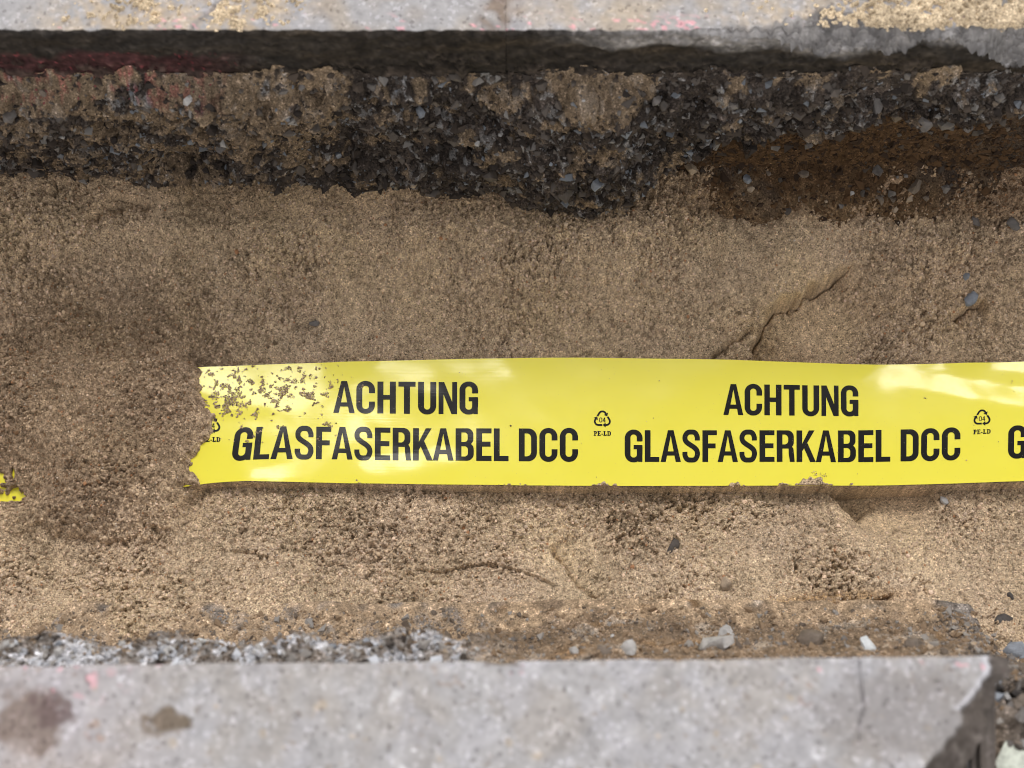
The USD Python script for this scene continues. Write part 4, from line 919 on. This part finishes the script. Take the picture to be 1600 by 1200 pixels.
# ---------------------------------------------------------------- sand spilled on the far slabs
def spill(u0, u1, dens, label, seed):
    x0, _ = on_plane(u0, 0, TOP); x1, _ = on_plane(u1, 0, TOP)
    ax, ay = np.arange(x0, x1, 0.0008), np.arange(Y_FAR + 0.001, Y_FAR + 0.085, 0.0008)
    A, B = np.meshgrid(ax, ay, indexing='ij'); u, v = to_px(A, B, TOP)
    k = 0.40*field(A, B, 7, seed) + 0.35*field(A, B, 2.2, seed + 1) + 0.55*field(A, B, 0.8, seed + 2) + dens(u, v)
    k -= 1.5*(1 - sstep(B - Y_FAR, 0.002, 0.008)) 
    g = np.clip(field(A, B, 1.3, seed + 3)*0.8 - 0.4, 0, 2)
    Zc = TOP - 0.0003 + sstep(k, -0.1, 1.6)*0.0032 + sstep(k, 0.0, 0.4)*(0.0004*field(A, B, 0.8, seed + 4) + 0.0006*field(A, B, 2.4, seed + 5) - 0.0012*g)
    keep = np.maximum.reduce([k[:-1, :-1], k[1:, :-1], k[1:, 1:], k[:-1, 1:]]) > 0.0
    C = np.empty(A.shape + (3,)); C[:] = (0.47, 0.375, 0.255)
    C *= np.exp(0.10*field(A, B, 6, seed + 6) + 0.08*field(A, B, 0.9, seed + 7))[..., None]
    vts, f = sheet(A, B, Zc, keep=keep); used, inv = np.unique(f, return_inverse=True)
    p = obj('spilled_sand', (vts[used], inv.reshape(-1, 3)), M['sand'], tint=C.reshape(-1, 3)[used], smooth=True)
    tag(p, label, 'sand', kind='stuff')
spill(1010, 1680, lambda u, v: -1.3 + 1.3*sstep(u, 1180, 1310) + 1.3*sstep(u, 1250, 1420)*sstep(60 - v, 6, 24) + 0.4*ellipse(u, v, 1240, 18, 60, 20, 0, 0.8), 'thick yellow-brown sand spilled over the right end of the chipped slab', 431)
spill(60, 520, lambda u, v: -1.3 + 1.5*ellipse(u, v, 215, 15, 90, 42, -15, 0.6) + 1.5*ellipse(u, v, 400, 10, 85, 45, -30, 0.6), 'thin yellowish sand film on the far slab at upper left', 451)

# ---------------------------------------------------------------- single stones lying about
def loose(kind, u, v, size_px, seed, label, f, n=16, flat=(1, 0.8, 0.6), sub=1, cat='stone', scale=0.00046, lift=0.10):
    x, y, z = drop_at(u, v, f, 0.05)
    s = size_px*scale*1.38
    m = rock(s, seed, n + 8, flat, 0)
    t = obj('stone', m, STONE[kind], smooth=40)
    UsdGeom.Xformable(stage.GetPrimAtPath(t.GetPath())).AddTranslateOp().Set(Gf.Vec3d(x, y, z + s*lift*flat[2]/0.6))
    tag(t, label, cat)
top_f = lambda x, y: near_z(x, y)
loose('pale', 1118, 1007, 46, 1, 'largest pale grey gravel stone lying at the foreground slab edge', top_f, scale=0.00042)
loose('pale', 1134, 991, 28, 2, 'small rounded pale grey stone touching the top of the largest gravel stone', top_f, scale=0.00042)
loose('brown', 1263, 1003, 40, 3, 'blunt brown-grey stone in the earth between the largest gravel stone and the white one', top_f, scale=0.00042)
loose('white', 1354, 1012, 30, 4, 'bright white speckled stone at the foreground slab edge', top_f, scale=0.00042)
loose('brown', 1428, 1008, 28, 5, 'pinkish brown pebble right of the bright white stone', top_f, scale=0.00042)
loose('blue', 1588, 1020, 40, 6, 'smooth blue-grey pebble at the right picture edge beside the slab corner', top_f, flat=(1, 0.7, 0.6), scale=0.00042)
loose('black', 1576, 975, 36, 7, 'black lump half buried in the sand beyond the slab corner', lambda x, y: max(near_z(x, y), sand_height(x, y)), scale=0.00044, flat=(1, 0.7, 0.5), lift=-0.12)
loose('pale', 899, 1019, 20, 8, 'small pale stone next to the tan clod at the slab edge', top_f, scale=0.00042)
loose('pale', 981, 1018, 30, 9, 'pale grey angular stone between the small pale stone and the largest one', top_f, scale=0.00042)
loose('brown', 943, 1020, 26, 10, 'brown pebble between two pale stones at the slab edge', top_f, scale=0.00042)
loose('white', 319, 1006, 24, 11, 'upright white mortar chip standing in the crumbled mortar', top_f, flat=(0.5, 0.5, 1.2), scale=0.00042)
loose('green', 1592, 1203, 70, 12, 'large pale green stone in the gravel at the bottom right corner', top_f, flat=(1, 0.9, 0.5), scale=0.00038)
loose('blue', 1518, 466, 26, 13, 'flat blue-grey pebble on the sand at upper right', sand_height, flat=(1, 0.6, 0.4))
loose('blue', 1510, 432, 13, 14, 'tiny blue-grey pebble above the flat blue-grey one', sand_height)
loose('soil', 1050, 857, 26, 15, 'flat dark brown chip lying on the sand below the tape', sand_height, flat=(1, 0.6, 0.35))
loose('tan', 1133, 913, 24, 16, 'rounded sandy pebble on the sand below and right of the dark chip', sand_height)
loose('grey', 1583, 350, 24, 17, 'dark grey oval pebble by the far bank at the right edge', sand_height, flat=(1, 0.6, 0.4))
loose('grey', 1524, 347, 18, 18, 'small grey pebble left of the dark oval one by the far bank', sand_height)
loose('pale', 1475, 783, 14, 19, 'small pale pebble just below the right part of the tape', sand_height)
loose('black', 1578, 932, 12, 20, 'tiny black pebble on the sand above the black lump', sand_height)
loose('grey', 492, 506, 16, 21, 'small grey clod in a dent of the sand above the tape', sand_height)
